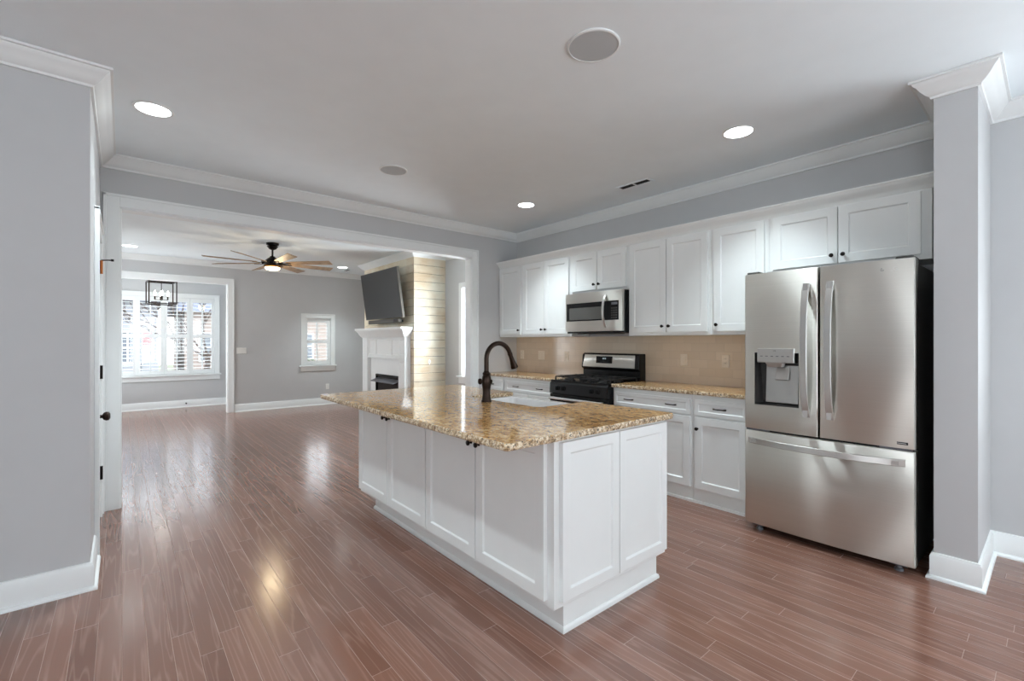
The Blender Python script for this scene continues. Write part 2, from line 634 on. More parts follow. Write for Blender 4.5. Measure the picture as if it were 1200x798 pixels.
path = [(-0.73, YO + 0.12), (XR, YO + 0.12), (XR, cy0), (cx, cy0), (cx, cy1), (XR, cy1), (XR, YF), (-0.73, YF)]
struct(B().sweep(path, CROWN, True).make('trim_2', 'trim', smooth=True), 'white crown moulding round the living room ceiling', 'crown moulding')
b = B()
b.sweep([(3.0, -2.98), (XR, -2.98), (XR, 0.275), (3.464, 0.275), (3.464, 0.45), (XR, 0.45), (XR, 0.7)], BASE)
struct(b.make('baseboard_right', 'trim', smooth=True), 'white baseboard round the pier by the fridge', 'baseboard')
b = B()
b.sweep([(XL, 3.775), (XL, YL), (-3.98, YL), (-3.98, -2.98), (0.2, -2.98)], BASE)
struct(b.make('baseboard_left', 'trim', smooth=True), 'white baseboard along the wall end at left', 'baseboard')
b = B()
b.sweep([(XR, YO + 0.13), (XR, cy0), (cx, cy0), (cx, cy0 + 0.1)], BASE)
b.sweep([(cx, cy1 - 0.1), (cx, cy1), (XR, cy1), (XR, YF), (DX1 + 0.1, YF)], BASE)
struct(b.make('baseboard_living', 'trim', smooth=True), 'white baseboard along the living room far wall', 'baseboard')
struct(B().sweep([(1.78, YF + 0.13), (1.78, YD), (-0.73, YD)], BASE).make('baseboard_dining', 'trim', smooth=True), 'white baseboard under the shuttered front window', 'baseboard')


def casing_y(b, x0, x1, z0, z1, yf, s, w=0.095, sill=False):
    """flat casing with back band round a hole in a wall across Y; yf wall face, s direction into room"""
    for (xa, xb, za, zb) in ((x0 - w, x0, z0, z1 + w), (x1, x1 + w, z0, z1 + w), (x0, x1, z1, z1 + w)):
        b.box((xa, min(yf, yf + s * 0.017), za), (xb, max(yf, yf + s * 0.017), zb))
    e = 0.016
    for (xa, xb, za, zb) in ((x0 - w - 0.004, x0 - w + e, z0, z1 + w), (x1 + w - e, x1 + w + 0.004, z0, z1 + w), (x0 - w - 0.004, x1 + w + 0.004, z1 + w - e, z1 + w + 0.004)):
        b.box((xa, min(yf, yf + s * 0.026), za), (xb, max(yf, yf + s * 0.026), zb))


def cased_opening(name, x0, x1, z1, y0, y1, label):
    b = B()
    b.box((x0 - 0.001, y0 - 0.003, 0), (x0 + 0.018, y1 + 0.003, z1))
    b.box((x1 - 0.018, y0 - 0.003, 0), (x1 + 0.001, y1 + 0.003, z1))
    b.box((x0, y0 - 0.003, z1 - 0.018), (x1, y1 + 0.003, z1 + 0.001))
    casing_y(b, x0 + 0.006, x1 - 0.006, 0, z1 - 0.006, y0, -1)
    casing_y(b, x0 + 0.006, x1 - 0.006, 0, z1 - 0.006, y1, 1)
    struct(b.make(name, 'trim', bevel=0.003), label, 'door casing')


cased_opening('trim_3', OX0, OX1, OZ, YO, YO + 0.12, 'white casing of the wide opening to the living room')
cased_opening('trim_4', DX0, DX1, OZ, YF, YF + 0.12, 'white casing of the opening to the dining bay')

# backsplash
b = B()
b.box((XR - 0.009, 1.44, 0.916), (XR, YO, 1.374))
struct(b.make('wall_backsplash', 'tile'), 'beige subway tile backsplash', 'backsplash')

# pantry door at left
dr = thing('door_1', (XL - 0.06, 4.26, 0), 'white closed door in the wall end at left', 'door', kind='structure')
mD = Fr((XL, 0, 0), (0, 1, 0), (1, 0, 0))
b = B()
for xa, xb, za, zb in ((DY0 - 0.085, DY0 + 0.006, 0, DZ + 0.085), (DY1 - 0.006, DY1 + 0.085, 0, DZ + 0.085), (DY0 + 0.006, DY1 - 0.006, DZ - 0.006, DZ + 0.085)):
    b.box((xa, 0, za), (xb, 0.017, zb), mD)
for xa, xb, za, zb in ((DY0 - 0.09, DY0 - 0.07, 0, DZ + 0.085), (DY1 + 0.07, DY1 + 0.09, 0, DZ + 0.085), (DY0 - 0.09, DY1 + 0.09, DZ + 0.07, DZ + 0.09)):
    b.box((xa, 0, za), (xb, 0.026, zb), mD)
b.box((DY0, -0.12, 0), (DY0 + 0.012, 0.002, DZ), mD)
b.box((DY1 - 0.012, -0.12, 0), (DY1, 0.002, DZ), mD)
b.box((DY0, -0.12, DZ - 0.012), (DY1, 0.002, DZ), mD)
b.make('casing', 'trim', dr, bevel=0.003)
b = B()
w = DY1 - DY0 - 0.032
for z0, z1 in ((0.012, 0.98), (0.98, DZ - 0.016)):
    b.shaker(Fr((XL - 0.04, DY0 + 0.016, z0), (0, 1, 0), (1, 0, 0)), w, z1 - z0, 0.036, 0.1)
slab = b.make('door_slab', 'trim', dr, bevel=0.002)
for i, z in enumerate((1.876, 1.089, 0.335)):
    b = B()
    b.box((4.60, 0.0, z - 0.045), (4.655, 0.006, z + 0.045), Fr((XL - 0.002, 0, 0), (0, 1, 0), (1, 0, 0)))
    b.tube([(XL + 0.012, 4.632, z - 0.05), (XL + 0.012, 4.632, z + 0.05)], 0.009, 10)
    h = b.make('hinge', 'copper' if i == 0 else 'dknob', dr, smooth=True)
    if i == 0:
        h['label'] = 'copper coloured top hinge, the tone standing in for caught light'
        b = B()
        b.tube([(XL + 0.012, 4.632, z + 0.052), (XL + 0.045, 4.615, z + 0.054), (XL + 0.075, 4.60, z + 0.054)], 0.0045, 8)
        b.lathe([(0.009, 0), (0.009, 0.016)], Matrix.Translation((XL + 0.075, 4.60, z + 0.046)), 10)
        b.make('hinge_stop', 'dknob', h)
b = B()
mk = Fr((XL - 0.003, 3.945, 0.84), (0, 1, 0), (1, 0, 0)) @ Matrix.Rotation(-PI / 2, 4, 'X')
b.lathe([(0.032, 0), (0.032, 0.006), (0.026, 0.012), (0.012, 0.016), (0.011, 0.036), (0.024, 0.044), (0.029, 0.056), (0.027, 0.068), (0.015, 0.076)], mk, 20)
b.make('door_knob', 'bronze', slab, smooth=True)

# ================================================================== windows


def shutter(m, w, h, label, group, mid=0.5, tilt=8):
    """one plantation shutter panel: m at lower left corner, (along, outward into room, up)"""
    t = thing('shutter_panel', m @ Vector((w / 2, 0, 0)), label, 'shutter', group)
    st, rl = 0.05, 0.085
    b = B()
    b.box((0, 0, 0), (st, 0.028, h), m)
    b.box((w - st, 0, 0), (w, 0.028, h), m)
    b.box((st, 0, 0), (w - st, 0.028, rl), m)
    b.box((st, 0, h - rl), (w - st, 0.028, h), m)
    zm = rl + (h - 2 * rl) * mid
    b.box((st, 0, zm - 0.035), (w - st, 0.028, zm + 0.035), m)
    b.make('frame', 'trim', t, bevel=0.002)
    for z0, z1 in ((rl, zm - 0.035), (zm + 0.035, h - rl)):
        n = max(2, round((z1 - z0) / 0.072))
        b = B()
        for i in range(n):
            z = z0 + (i + 0.5) * (z1 - z0) / n
            lm = m @ Matrix.Translation((0, 0.012, z)) @ Matrix.Rotation(math.radians(-tilt), 4, 'X')
            b.loft([[(x, -0.036, 0), (x, -0.012, 0.0045), (x, 0.012, 0.0045), (x, 0.036, 0), (x, 0.012, -0.0045), (x, -0.012, -0.0045)] for x in (st + 0.002, w - st - 0.002)], lm)
        b.make('louvers', 'trim', t)
        b = B()
        b.box((w / 2 - 0.005, 0.046, z0 + 0.03), (w / 2 + 0.005, 0.056, z1 - 0.03), m)
        b.make('tilt_rod', 'trim', t)
    return t


def window_y(name, hole, yf, label, cols, rows, stool=True):
    """window in a wall across Y; yf = room face, outside at yf + .12"""
    x0, x1, z0, z1 = hole
    t = thing(name, ((x0 + x1) / 2, yf, z0), label, 'window', kind='structure')
    b = B()
    casing_y(b, x0 + 0.004, x1 - 0.004, z0, z1 - 0.004, yf, -1, 0.085)
    b.make('casing', 'trim', t, bevel=0.003)
    b = B()
    b.box((x0 - 0.11, yf - 0.055, z0 - 0.028), (x1 + 0.11, yf + 0.03, z0), I4)
    b.box((x0 - 0.09, yf - 0.018, z0 - 0.118), (x1 + 0.09, yf, z0 - 0.028), I4)
    b.make('sill', 'trim', t, bevel=0.004)
    b = B()
    f = 0.045
    y0, y1 = yf + 0.085, yf + 0.118
    b.box((x0, y0, z0), (x0 + f, y1, z1))
    b.box((x1 - f, y0, z0), (x1, y1, z1))
    b.box((x0 + f, y0, z0), (x1 - f, y1, z0 + f))
    b.box((x0 + f, y0, z1 - f), (x1 - f, y1, z1))
    zm = (z0 + z1) / 2
    b.box((x0 + f, y0, zm - 0.02), (x1 - f, y1, zm + 0.02))
    for i in range(1, cols):
        x = x0 + (x1 - x0) * i / cols
        wd_ = 0.03 if cols > 4 and i % 2 == 0 else 0.008
        b.box((x - wd_, y0 + 0.006, z0 + f), (x + wd_, y1 - 0.006, z1 - f))
    for i in range(1, rows):
        z = z0 + (z1 - z0) * i / rows
        if abs(z - zm) > 0.05:
            b.box((x0 + f, y0 + 0.008, z - 0.008), (x1 - f, y1 - 0.008, z + 0.008))
    b.make('sash', 'trim', t)
    b = B()
    b.box((x0 + 0.02, y0 + 0.014, z0 + 0.02), (x1 - 0.02, y0 + 0.018, z1 - 0.02))
    b.make('pane', 'glass', t)
    return t


window_y('window_1', WD, YD, 'wide shuttered window of the dining bay', 8, 2)
pw = (WD[1] - WD[0]) / 4
where = ['leftmost white shutter panel of the wide front window, partly behind the door casing',
         'second white shutter panel from the left in the front window, below the lantern',
         'third white shutter panel from the left, a bare branch seen through it',
         'rightmost white shutter panel of the wide front window']
for i in range(4):
    shutter(Fr((WD[0] + i * pw + 0.002, YD + 0.05, WD[2] + 0.004), (1, 0, 0), (0, -1, 0)), pw - 0.004, WD[3] - WD[2] - 0.008, where[i], 'shutters of the front window')
window_y('window_2', WS, YF, 'small shuttered window in the living room far wall', 2, 2)
shutter(Fr((WS[0] + 0.002, YF + 0.05, WS[2] + 0.004), (1, 0, 0), (0, -1, 0)), WS[1] - WS[0] - 0.004, WS[3] - WS[2] - 0.008, 'single white shutter panel in the small window left of the fireplace', None, 0.5, 3)


def window_x(name, hole, xf, s, label, muntins=(2, 2)):
    """window in a wall across X; xf room face, s direction outward"""
    y0, y1, z0, z1 = hole
    t = thing(name, (xf, (y0 + y1) / 2, z0), label, 'window', kind='structure')
    m = Fr((xf, 0, 0), (0, 1, 0), (-s, 0, 0))
    b = B()
    w = 0.085
    for ya, yb, za, zb in ((y0 - w, y0, z0, z1 + w), (y1, y1 + w, z0, z1 + w), (y0, y1, z1, z1 + w)):
        b.box((ya, 0, za), (yb, 0.018, zb), m)
    b.make('casing', 'trim', t, bevel=0.003)
    b = B()
    b.box((y0 - 0.11, -0.03, z0 - 0.028), (y1 + 0.11, 0.055, z0), m)
    b.box((y0 - 0.09, 0, z0 - 0.118), (y1 + 0.09, 0.018, z0 - 0.028), m)
    b.make('sill', 'trim', t, bevel=0.004)
    b = B()
    f = 0.045
    d0, d1 = -0.115, -0.08
    b.box((y0, d0, z0), (y0 + f, d1, z1), m)
    b.box((y1 - f, d0, z0), (y1, d1, z1), m)
    b.box((y0 + f, d0, z0), (y1 - f, d1, z0 + f), m)
    b.box((y0 + f, d0, z1 - f), (y1 - f, d1, z1), m)
    for i in range(1, muntins[0]):
        y = y0 + (y1 - y0) * i / muntins[0]
        b.box((y - 0.02, d0 + 0.005, z0 + f), (y + 0.02, d1 - 0.005, z1 - f), m)
    for i in range(1, muntins[1]):
        z = z0 + (z1 - z0) * i / muntins[1]
        b.box((y0 + f, d0 + 0.007, z - 0.02), (y1 - f, d1 - 0.007, z + 0.02), m)
    b.make('sash', 'trim', t)
    B().box((y0 + 0.02, -0.1, z0 + 0.02), (y1 - 0.02, -0.096, z1 - 0.02), m).make('pane', 'glass', t)
    return t


window_x('window_3', WL, XR, 1, 'bright window between the opening and the shiplap chimney', (1, 2))
window_x('window_4', (-2.1, -0.5, 0.75, 2.2), XR, 1, 'breakfast room window beside the camera', (2, 2))
window_x('window_5_added', (8.3, 9.75, 0.7, 2.3), -0.73, -1, 'added unseen side window letting light into the living room', (3, 2))  # added out of view as a way in for extra light
window_x('window_8_added', (10.25, 11.05, 0.7, 2.2), -0.73, -1, 'added unseen side window letting light into the dining bay', (1, 2))  # added out of view to brighten the bay
window_x('window_6_added', (-2.6, 0.6, 0.6, 2.3), -3.98, -1, 'added unseen west window letting light into the breakfast room', (3, 2))  # added out of view, placed clear of the steel reflections
t = thing('window_7', (1.6, -2.98, 0.3), 'wide patio window behind the camera', 'window', kind='structure')
b = B()
for x in (0.2, 1.1, 2.04, 2.94):
    b.box((x, -3.09, 0.3), (x + 0.06, -3.04, 2.4))
b.box((0.2, -3.09, 0.3), (3.0, -3.04, 0.36))
b.box((0.2, -3.09, 2.34), (3.0, -3.04, 2.4))
b.make('sash', 'trim', t)
B().box((0.23, -3.07, 0.33), (2.97, -3.066, 2.37)).make('pane', 'glass', t)

# ================================================================== island
isl = thing('island_cabinet', (1.9, 2.52, 0), 'white shaker kitchen island cabinet under the granite top', 'kitchen island')
IX0, IX1, IY0, IY1, ZT, ZB = 1.45, 2.335, 1.43, 3.58, 0.884, 0.135
SX0, SY0, SY1 = 1.945, 2.05, 2.80
b = B()
b.box((IX0, IY0, ZB), (IX1, SY0 - 0.02, ZT))
b.box((IX0, SY1 + 0.02, ZB), (IX1, IY1, ZT))
b.box((IX0, SY0 - 0.02, ZB), (SX0 - 0.03, SY1 + 0.02, ZT))
b.box((SX0 - 0.03, SY0 - 0.02, ZB), (IX1, SY1 + 0.02, 0.62))
b.make('carcass', 'cab', isl, bevel=0.0015)
b = B()
b.box((IX0 + 0.08, IY0 + 0.02, 0), (IX1 - 0.055, IY1 - 0.1, ZB))
b.make('toe_base', 'cab', isl)
b = B()
SHOE = [(0, 0), (0.012, 0), (0.012, 0.01), (0.009, 0.02), (0, 0.026)]
tx0, tx1, ty0, ty1 = IX0 + 0.08, IX1 - 0.055, IY0 + 0.02, IY1 - 0.1
b.sweep([(tx0, ty0), (tx0, ty1), (tx1, ty1), (tx1, ty0)], SHOE, True)
b.make('shoe_moulding', 'cab', isl, smooth=True)


def door(parent, m, w, h, knob_at=None, name='door', rail=0.058, t=0.023):
    d = B().shaker(m, w, h, t, rail).make(name, 'cab', parent, bevel=0.0016)
    if knob_at:
        knob(m @ Matrix.Translation((knob_at[0], t, knob_at[1])), d)
    return d


dz0, dz1 = 0.165, 0.872
gaps = [3.566, 3.05, 2.518, 1.992, 1.468]
for i in range(4):
    y1_, y0_ = gaps[i] - 0.0045, gaps[i + 1] + 0.0045
    w = y1_ - y0_
    ka = 0.03 if i in (0, 2) else w - 0.03
    door(isl, Fr((IX0, y0_, dz0), (0, 1, 0), (-1, 0, 0)), w, dz1 - dz0, (ka, 0.615))
for x0_, x1_ in ((1.482, 1.888), (1.893, 2.318)):
    door(isl, Fr((x0_, IY0, dz0), (1, 0, 0), (0, -1, 0)), x1_ - x0_, dz1 - dz0, None, 'end_panel', 0.05)

# island granite top with a notch for the apron sink, ragged chiselled edge
GX0, GX1, GY0, GY1, GZ0, GZ1 = 1.15, 2.375, 1.395, 3.635, 0.886, 0.917


def arc(cx_, cy_, r, a0, a1, n=6):
    return [(cx_ + r * math.cos(a0 + (a1 - a0) * i / n), cy_ + r * math.sin(a0 + (a1 - a0) * i / n)) for i in range(n + 1)]


def densify(pts, step=0.014):
    out = []
    for i, p in enumerate(pts):
        q = pts[(i + 1) % len(pts)]
        L = math.hypot(q[0] - p[0], q[1] - p[1])
        n = max(1, int(L / step))
        for k in range(n):
            out.append((p[0] + (q[0] - p[0]) * k / n, p[1] + (q[1] - p[1]) * k / n))
    return out


def slab_top(outline, z0, z1, name, label, cat, jit=0.0022):
    pts = densify(outline)
    c = (sum(p[0] for p in pts) / len(pts), sum(p[1] for p in pts) / len(pts))
    n = len(pts)
    nrm = []
    for i in range(n):
        a, q = pts[i - 1], pts[(i + 1) % n]
        d = Vector((q[0] - a[0], q[1] - a[1])).normalized()
        nrm.append(Vector((d.y, -d.x)))
    rings = []
    zs = [z0, z0 + 0.004, z0 + (z1 - z0) * 0.35, z0 + (z1 - z0) * 0.68, z1 - 0.003, z1]
    ins = [0.003, 0.0, -0.001, -0.001, 0.0, 0.003]
    for z, k in zip(zs, ins):
        rings.append([(p[0] - nn.x * (k + random.uniform(0, jit)), p[1] - nn.y * (k + random.uniform(0, jit)), z + (random.uniform(-.001, .001) if z not in (z0, z1) else 0)) for p, nn in zip(pts, nrm)])
    b = B()
    b.loft(rings, cap=False)
    b.bm.verts.ensure_lookup_table()
    for base, ring in ((0, rings[0]), (n * (len(rings) - 1), rings[-1])):
        for tri in tessellate_polygon([[Vector((p[0], p[1], 0)) for p in ring]]):
            try:
                b.bm.faces.new([b.bm.verts[base + k] for k in tri])
            except ValueError:
                pass
    o = b.make(name, 'granite')
    o.data.materials.append(M['graniteedge'])
    for p in o.data.polygons:
        if abs(p.normal.z) < 0.8:
            p.material_index = 1
    return tag(o, label, cat)


r = 0.05
out = arc(GX0 + 0.02, GY0 + 0.02, 0.02, PI, 1.5 * PI, 3) + arc(GX1 - 0.02, GY0 + 0.02, 0.02, 1.5 * PI, 2 * PI, 3)
out += [(GX1, SY0)] + [(p[0], p[1]) for p in reversed(arc(SX0 + r, SY0 + r, r, PI, 1.5 * PI, 6))]
out += [(p[0], p[1]) for p in reversed(arc(SX0 + r, SY1 - r, r, 0.5 * PI, PI, 6))] + [(GX1, SY1)]
out += arc(GX1 - 0.02, GY1 - 0.02, 0.02, 0, 0.5 * PI, 3) + arc(GX0 + 0.02, GY1 - 0.02, 0.02, 0.5 * PI, PI, 3)
slab_top(out, GZ0, GZ1, 'granite_countertop', 'polished gold-brown granite top of the island, overhanging its doors', 'countertop')

# farmhouse sink
b = B()
sx0, sx1, sy0, sy1, sz0, sz1 = SX0 - 0.02, 2.40, SY0 - 0.015, SY1 + 0.015, 0.63, 0.884


def rrect(x0, x1, y0, y1, r, z, n=4):
    return [(p[0], p[1], z) for p in arc(x1 - r, y1 - r, r, 0, PI / 2, n) + arc(x0 + r, y1 - r, r, PI / 2, PI, n) + arc(x0 + r, y0 + r, r, PI, 1.5 * PI, n) + arc(x1 - r, y0 + r, r, 1.5 * PI, 2 * PI, n)]


b.loft([rrect(sx0, sx1, sy0, sy1, 0.02, sz0), rrect(sx0, sx1, sy0, sy1, 0.02, sz1 - 0.006), rrect(sx0 + .005, sx1 - .005, sy0 + .005, sy1 - .005, 0.02, sz1),
        rrect(sx0 + .035, sx1 - .03, sy0 + .03, sy1 - .03, 0.045, sz1), rrect(sx0 + .04, sx1 - .035, sy0 + .035, sy1 - .035, 0.045, sz1 - 0.012),
        rrect(sx0 + .05, sx1 - .045, sy0 + .045, sy1 - .045, 0.05, sz0 + 0.05), rrect(sx0 + .08, sx1 - .08, sy0 + .08, sy1 - .08, 0.05, sz0 + 0.03)])
sk = thing('apron_sink', ((sx0 + sx1) / 2, (sy0 + sy1) / 2, sz0), 'white apron-front sink set into the island top', 'sink')
b.make('basin', 'sink', sk, bevel=0.003)
B().lathe([(0.045, 0), (0.045, 0.003), (0.035, 0.004), (0.02, 0.001)], Matrix.Translation((2.17, 2.425, sz0 + 0.03)), 18).make('drain', 'steelb', sk, smooth=True)

# faucet
fx, fy, fz = 1.861, 2.468, GZ1
fa = thing('kitchen_faucet', (fx, fy, fz), 'dark bronze gooseneck pull-down faucet standing on the island', 'faucet')
B().lathe([(r_ * 1.15, z_) for r_, z_ in ((0.031, 0), (0.031, 0.008), (0.027, 0.014), (0.025, 0.03), (0.022, 0.055), (0.023, 0.085), (0.0265, 0.115), (0.0275, 0.14), (0.025, 0.165), (0.021, 0.178), (0.023, 0.184), (0.023, 0.192), (0.017, 0.198), (0.015, 0.204))], Matrix.Translation((fx, fy, fz)), 24).make('body', 'bronze', fa, smooth=True)
pts = [(fx, fy, fz + 0.20), (fx, fy, fz + 0.28)]
R_ = 0.105
for i in range(0, 15):
    a = PI - (PI * 0.90) * i / 14
    pts.append((fx + R_ + R_ * math.cos(a), fy, fz + 0.285 + R_ * math.sin(a)))
B().tube(pts, 0.016, 14).make('spout', 'bronze', fa, smooth=True)
p0 = Vector(pts[-1])
dv = (Vector(pts[-1]) - Vector(pts[-2])).normalized()
rot = dv.to_track_quat('Z', 'Y').to_matrix().to_4x4()
B().lathe([(0.0165, -0.005), (0.018, 0.0), (0.0165, 0.012), (0.015, 0.018), (0.017, 0.05), (0.023, 0.085), (0.026, 0.10), (0.0265, 0.108), (0.022, 0.11)], Matrix.Translation(p0) @ rot, 18).make('spray_head', 'bronze', fa, smooth=True)
b = B()
mh = Fr((fx, fy, fz + 0.135), (-0.7638, 0.6455, 0), (0.7638, -0.6455, 0))
b.tube([(-0.02, 0, 0), (0.03, 0, 0)], 0.011, 12, Fr((fx, fy, fz + 0.135), (0.7638, -0.6455, 0), (0.6455, 0.7638, 0)))
b.lathe([(0.012, 0.024), (0.014, 0.028), (0.014, 0.036), (0.008, 0.04)], Matrix.Translation((fx, fy, fz + 0.135)) @ Vector((0.7638, -0.6455, 0)).to_track_quat('Z', 'Y').to_matrix().to_4x4(), 14)
b.make('diverter', 'bronze', fa, smooth=True)
b = B()
q = Matrix.Translation((fx, fy, fz + 0.135)) @ Vector((-0.7638, 0.6455, 0)).to_track_quat('Z', 'Y').to_matrix().to_4x4()
b.lathe([(0.011, 0.018), (0.011, 0.026), (0.014, 0.03), (0.02, 0.036), (0.021, 0.046), (0.016, 0.054), (0.006, 0.057)], q, 16)
b.make('handle', 'bronze', fa, smooth=True)

# ================================================================== base cabinets on the kitchen wall
FX = 3.585


def mface(y, z, x=FX):
    return Fr((x, y, z), (0, 1, 0), (-1, 0, 0))


def base_cab(y0, y1, label, drawers, doors, end_gap=0.02):
    t = thing('base_cabinet', (3.86, (y0 + y1) / 2, 0), label, 'cabinet', 'base cabinets along the kitchen wall')
    b = B()
    b.box((FX, y0 + 0.0005, 0.1), (XR - 0.001, y1 - 0.0005, 0.884))
    b.make('carcass', 'cab', t, bevel=0.001)
    b = B()
    b.box((FX + 0.004, y0 + 0.0005, 0), (XR - 0.05, y1 - 0.0005, 0.1))
    b.box((FX - 0.008, y0 + 0.0005, 0), (FX + 0.004, y1 - 0.0005, 0.022))
    b.make('toe_base', 'cab', t, bevel=0.002)
    for ya, yb, pulls in drawers:
        m = mface(ya, 0.72)
        d = B().shaker(m, yb - ya, 0.125, 0.02, 0.03, 0.006, 0.005).make('drawer', 'cab', t, bevel=0.0016)
        for p in pulls:
            pull(m @ Matrix.Translation(((yb - ya) * p, 0.02, 0.066)), d)
    for ya, yb, k in doors:
        door(t, mface(ya, 0.125), yb - ya, 0.578, (k, 0.487), t=0.02)
    return t


base_cab(1.45, 1.936, 'narrow white base cabinet beside the fridge', [(1.50, 1.914, (0.5,))], [(1.50, 1.914, 0.414 - 0.025)])
base_cab(1.936, 2.742, 'wide white base cabinet between the range and the narrow one', [(1.958, 2.72, (0.22, 0.78))], [(1.958, 2.334, 0.376 - 0.025), (2.344, 2.72, 0.025)])
base_cab(3.513, 4.375, 'wide white base cabinet left of the range', [(3.535, 4.35, (0.25, 0.75))], [(3.535, 3.938, 0.403 - 0.025), (3.947, 4.35, 0.025)])
base_cab(4.375, 4.789, 'white corner base cabinet against the opening wall', [(4.40, 4.765, (0.6,))], [(4.40, 4.765, 0.025)])
X0 = 3.552
slab_top([(X0, 1.447), (XR - 0.001, 1.447), (XR - 0.001, 2.742), (X0, 2.742)], 0.886, 0.917, 'granite_worktop', 'granite worktop between the fridge and the range', 'countertop', 0.002)
slab_top([(X0, 3.513), (XR - 0.001, 3.513), (XR - 0.001, 4.788), (X0, 4.788)], 0.886, 0.917, 'granite_worktop', 'granite worktop left of the range by the opening wall', 'countertop', 0.002)

# ================================================================== upper cabinets
UX = 3.835


def upper(y0, y1, z0, label, doors, zd0):
    t = thing('wall_cabinet', (3.99, (y0 + y1) / 2, z0), label, 'cabinet', 'white wall cabinets above the backsplash')
    B().box((UX, y0 + 0.0005, z0), (XR - 0.001, y1 - 0.0005, 2.285)).make('carcass', 'cab', t, bevel=0.001)
    for ya, yb, side in doors:
        w = yb - ya
        door(t, mface(ya, zd0, UX), w, 2.262 - zd0, (0.03 if side == 0 else w - 0.03, 0.055), t=0.02)
    return t


upper(4.325, 4.789, 1.375, 'single-door white wall cabinet in the corner by the opening', [(4.352, 4.772, 0)], 1.405)
upper(3.510, 4.325, 1.375, 'two-door white wall cabinet left of the microwave', [(3.933, 4.303, 0), (3.541, 3.927, 1)], 1.405)
upper(2.745, 3.510, 1.838, 'short white wall cabinet above the microwave', [(3.137, 3.49, 0), (2.772, 3.131, 1)], 1.866)
upper(1.908, 2.745, 1.375, 'two-door white wall cabinet right of the microwave', [(2.329, 2.728, 0), (1.935, 2.322, 1)], 1.405)
upper(1.450, 1.908, 1.375, 'single-door white wall cabinet beside the fridge', [(1.478, 1.881, 1)], 1.405)
upper(0.505, 1.450, 1.835, 'short white wall cabinet above the fridge', [(0.998, 1.419, 0), (0.556, 0.990, 1)], 1.868)
CC = [(-0.03, 2.272), (0.0, 2.272), (0.006, 2.278), (0.01, 2.292), (0.022, 2.302), (0.038, 2.322), (0.052, 2.334), (0.055, 2.345), (0.062, 2.346), (0.062, 2.356), (-0.03, 2.356)]
b = B()
b.sweep([(UX, 4.789), (UX, 0.46)], [(-o, z) for o, z in CC])
tag(b.make('cabinet_crown', 'cab', smooth=True), 'white crown running along the tops of the wall cabinets', 'crown moulding')

# ================================================================== microwave
MX, MY0, MY1, MZ0, MZ1 = 3.735, 2.75, 3.505, 1.425, 1.832
mw = thing('microwave', (3.93, 3.13, MZ0), 'stainless over-the-range microwave under the short cabinet', 'microwave')
B().box((MX + 0.03, MY0, MZ0 - 0.02), (XR - 0.011, MY1, MZ1)).make('case', 'black', mw, bevel=0.003)
m = Fr((MX + 0.03, MY0, MZ0), (0, 1, 0), (-1, 0, 0))
wM, hM = MY1 - MY0, MZ1 - MZ0
b = B()
# front face: window band and keypad set into a stainless surround
ys = [0, 0.105, wM - 0.02, wM]
b.box((0, 0, 0), (wM, 0.03, 0.11), m)
b.box((0, 0, hM - 0.105), (wM, 0.03, hM), m)
b.box((0, 0, 0.11), (0.045, 0.03, hM - 0.105), m)
b.box((wM - 0.012, 0, 0.11), (wM, 0.03, hM - 0.105), m)
fr = b.make('front', 'steel', mw, bevel=0.002)
fr['label'] = 'brushed stainless front'
b = B()
b.box((0.215, 0, 0.11), (wM - 0.012, 0.029, hM - 0.105), m)
wn = b.make('window', 'glassblack', mw)
B().box((0.25, 0.029, 0.125), (wM - 0.055, 0.030, hM - 0.155), m).make('screen', 'ovenwin', wn)
B().box((0.045, 0, 0.11), (0.215, 0.0285, hM - 0.105), m).make('keypad', 'glassblack', mw)
kp = mw.children[-1]
b = B()
for i in range(5):
    for j in range(3):
        b.box((0.065 + j * 0.027, 0.0285, 0.125 + i * 0.024), (0.085 + j * 0.027, 0.0292, 0.140 + i * 0.024), m)
b.make('keys', 'darkgrey', kp)
B().box((0.062, 0.0285, hM - 0.145), (0.135, 0.0292, hM - 0.12), m).make('display', 'mgrey', kp)
b = B()
pts = []
for i in range(13):
    t_ = -1 + i / 6
    pts.append((0.205, 0.028 + 0.05 * (1 - abs(t_) ** 2.5), 0.2 + t_ * 0.165))
b.loft([[(p[0] - 0.013, p[1] - 0.006, p[2]), (p[0] + 0.013, p[1] - 0.006, p[2]), (p[0] + 0.013, p[1] + 0.006, p[2]), (p[0] - 0.013, p[1] + 0.006, p[2])] for p in pts], m)
b.make('handle', 'steelb', mw, bevel=0.003)
b = B()
b.box((MX + 0.06, MY0 + 0.12, MZ0 - 0.028), (MX + 0.2, MY1 - 0.12, MZ0 - 0.02))
b.make('vent_grille', 'darkgrey', mw)

# ================================================================== range
RY0, RY1, RXF = 2.7455, 3.5095, 3.50
rg = thing('gas_range', (3.82, 3.13, 0), 'black and stainless gas range under the microwave', 'range')
B().box((RXF + 0.03, RY0, 0.03), (4.06, RY1, 0.885)).make('body', 'black', rg, bevel=0.003)
b = B()
b.loft([[(RXF + 0.01, y, 0.885), (4.06, y, 0.885), (4.06, y, 0.912), (4.0, y, 0.912), (3.98, y, 0.905), (RXF + 0.06, y, 0.905), (RXF + 0.03, y, 0.914), (RXF + 0.01, y, 0.912)] for y in (RY0, RY1)])
b.make('cooktop', 'black', rg, bevel=0.003)
b = B()
b.loft([[(RXF + 0.03, y, 0.775), (RXF - 0.012, y, 0.775), (RXF - 0.004, y, 0.88), (RXF + 0.012, y, 0.895), (RXF + 0.03, y, 0.895)] for y in (RY0, RY1)])
cp = b.make('control_panel', 'black', rg, bevel=0.003)
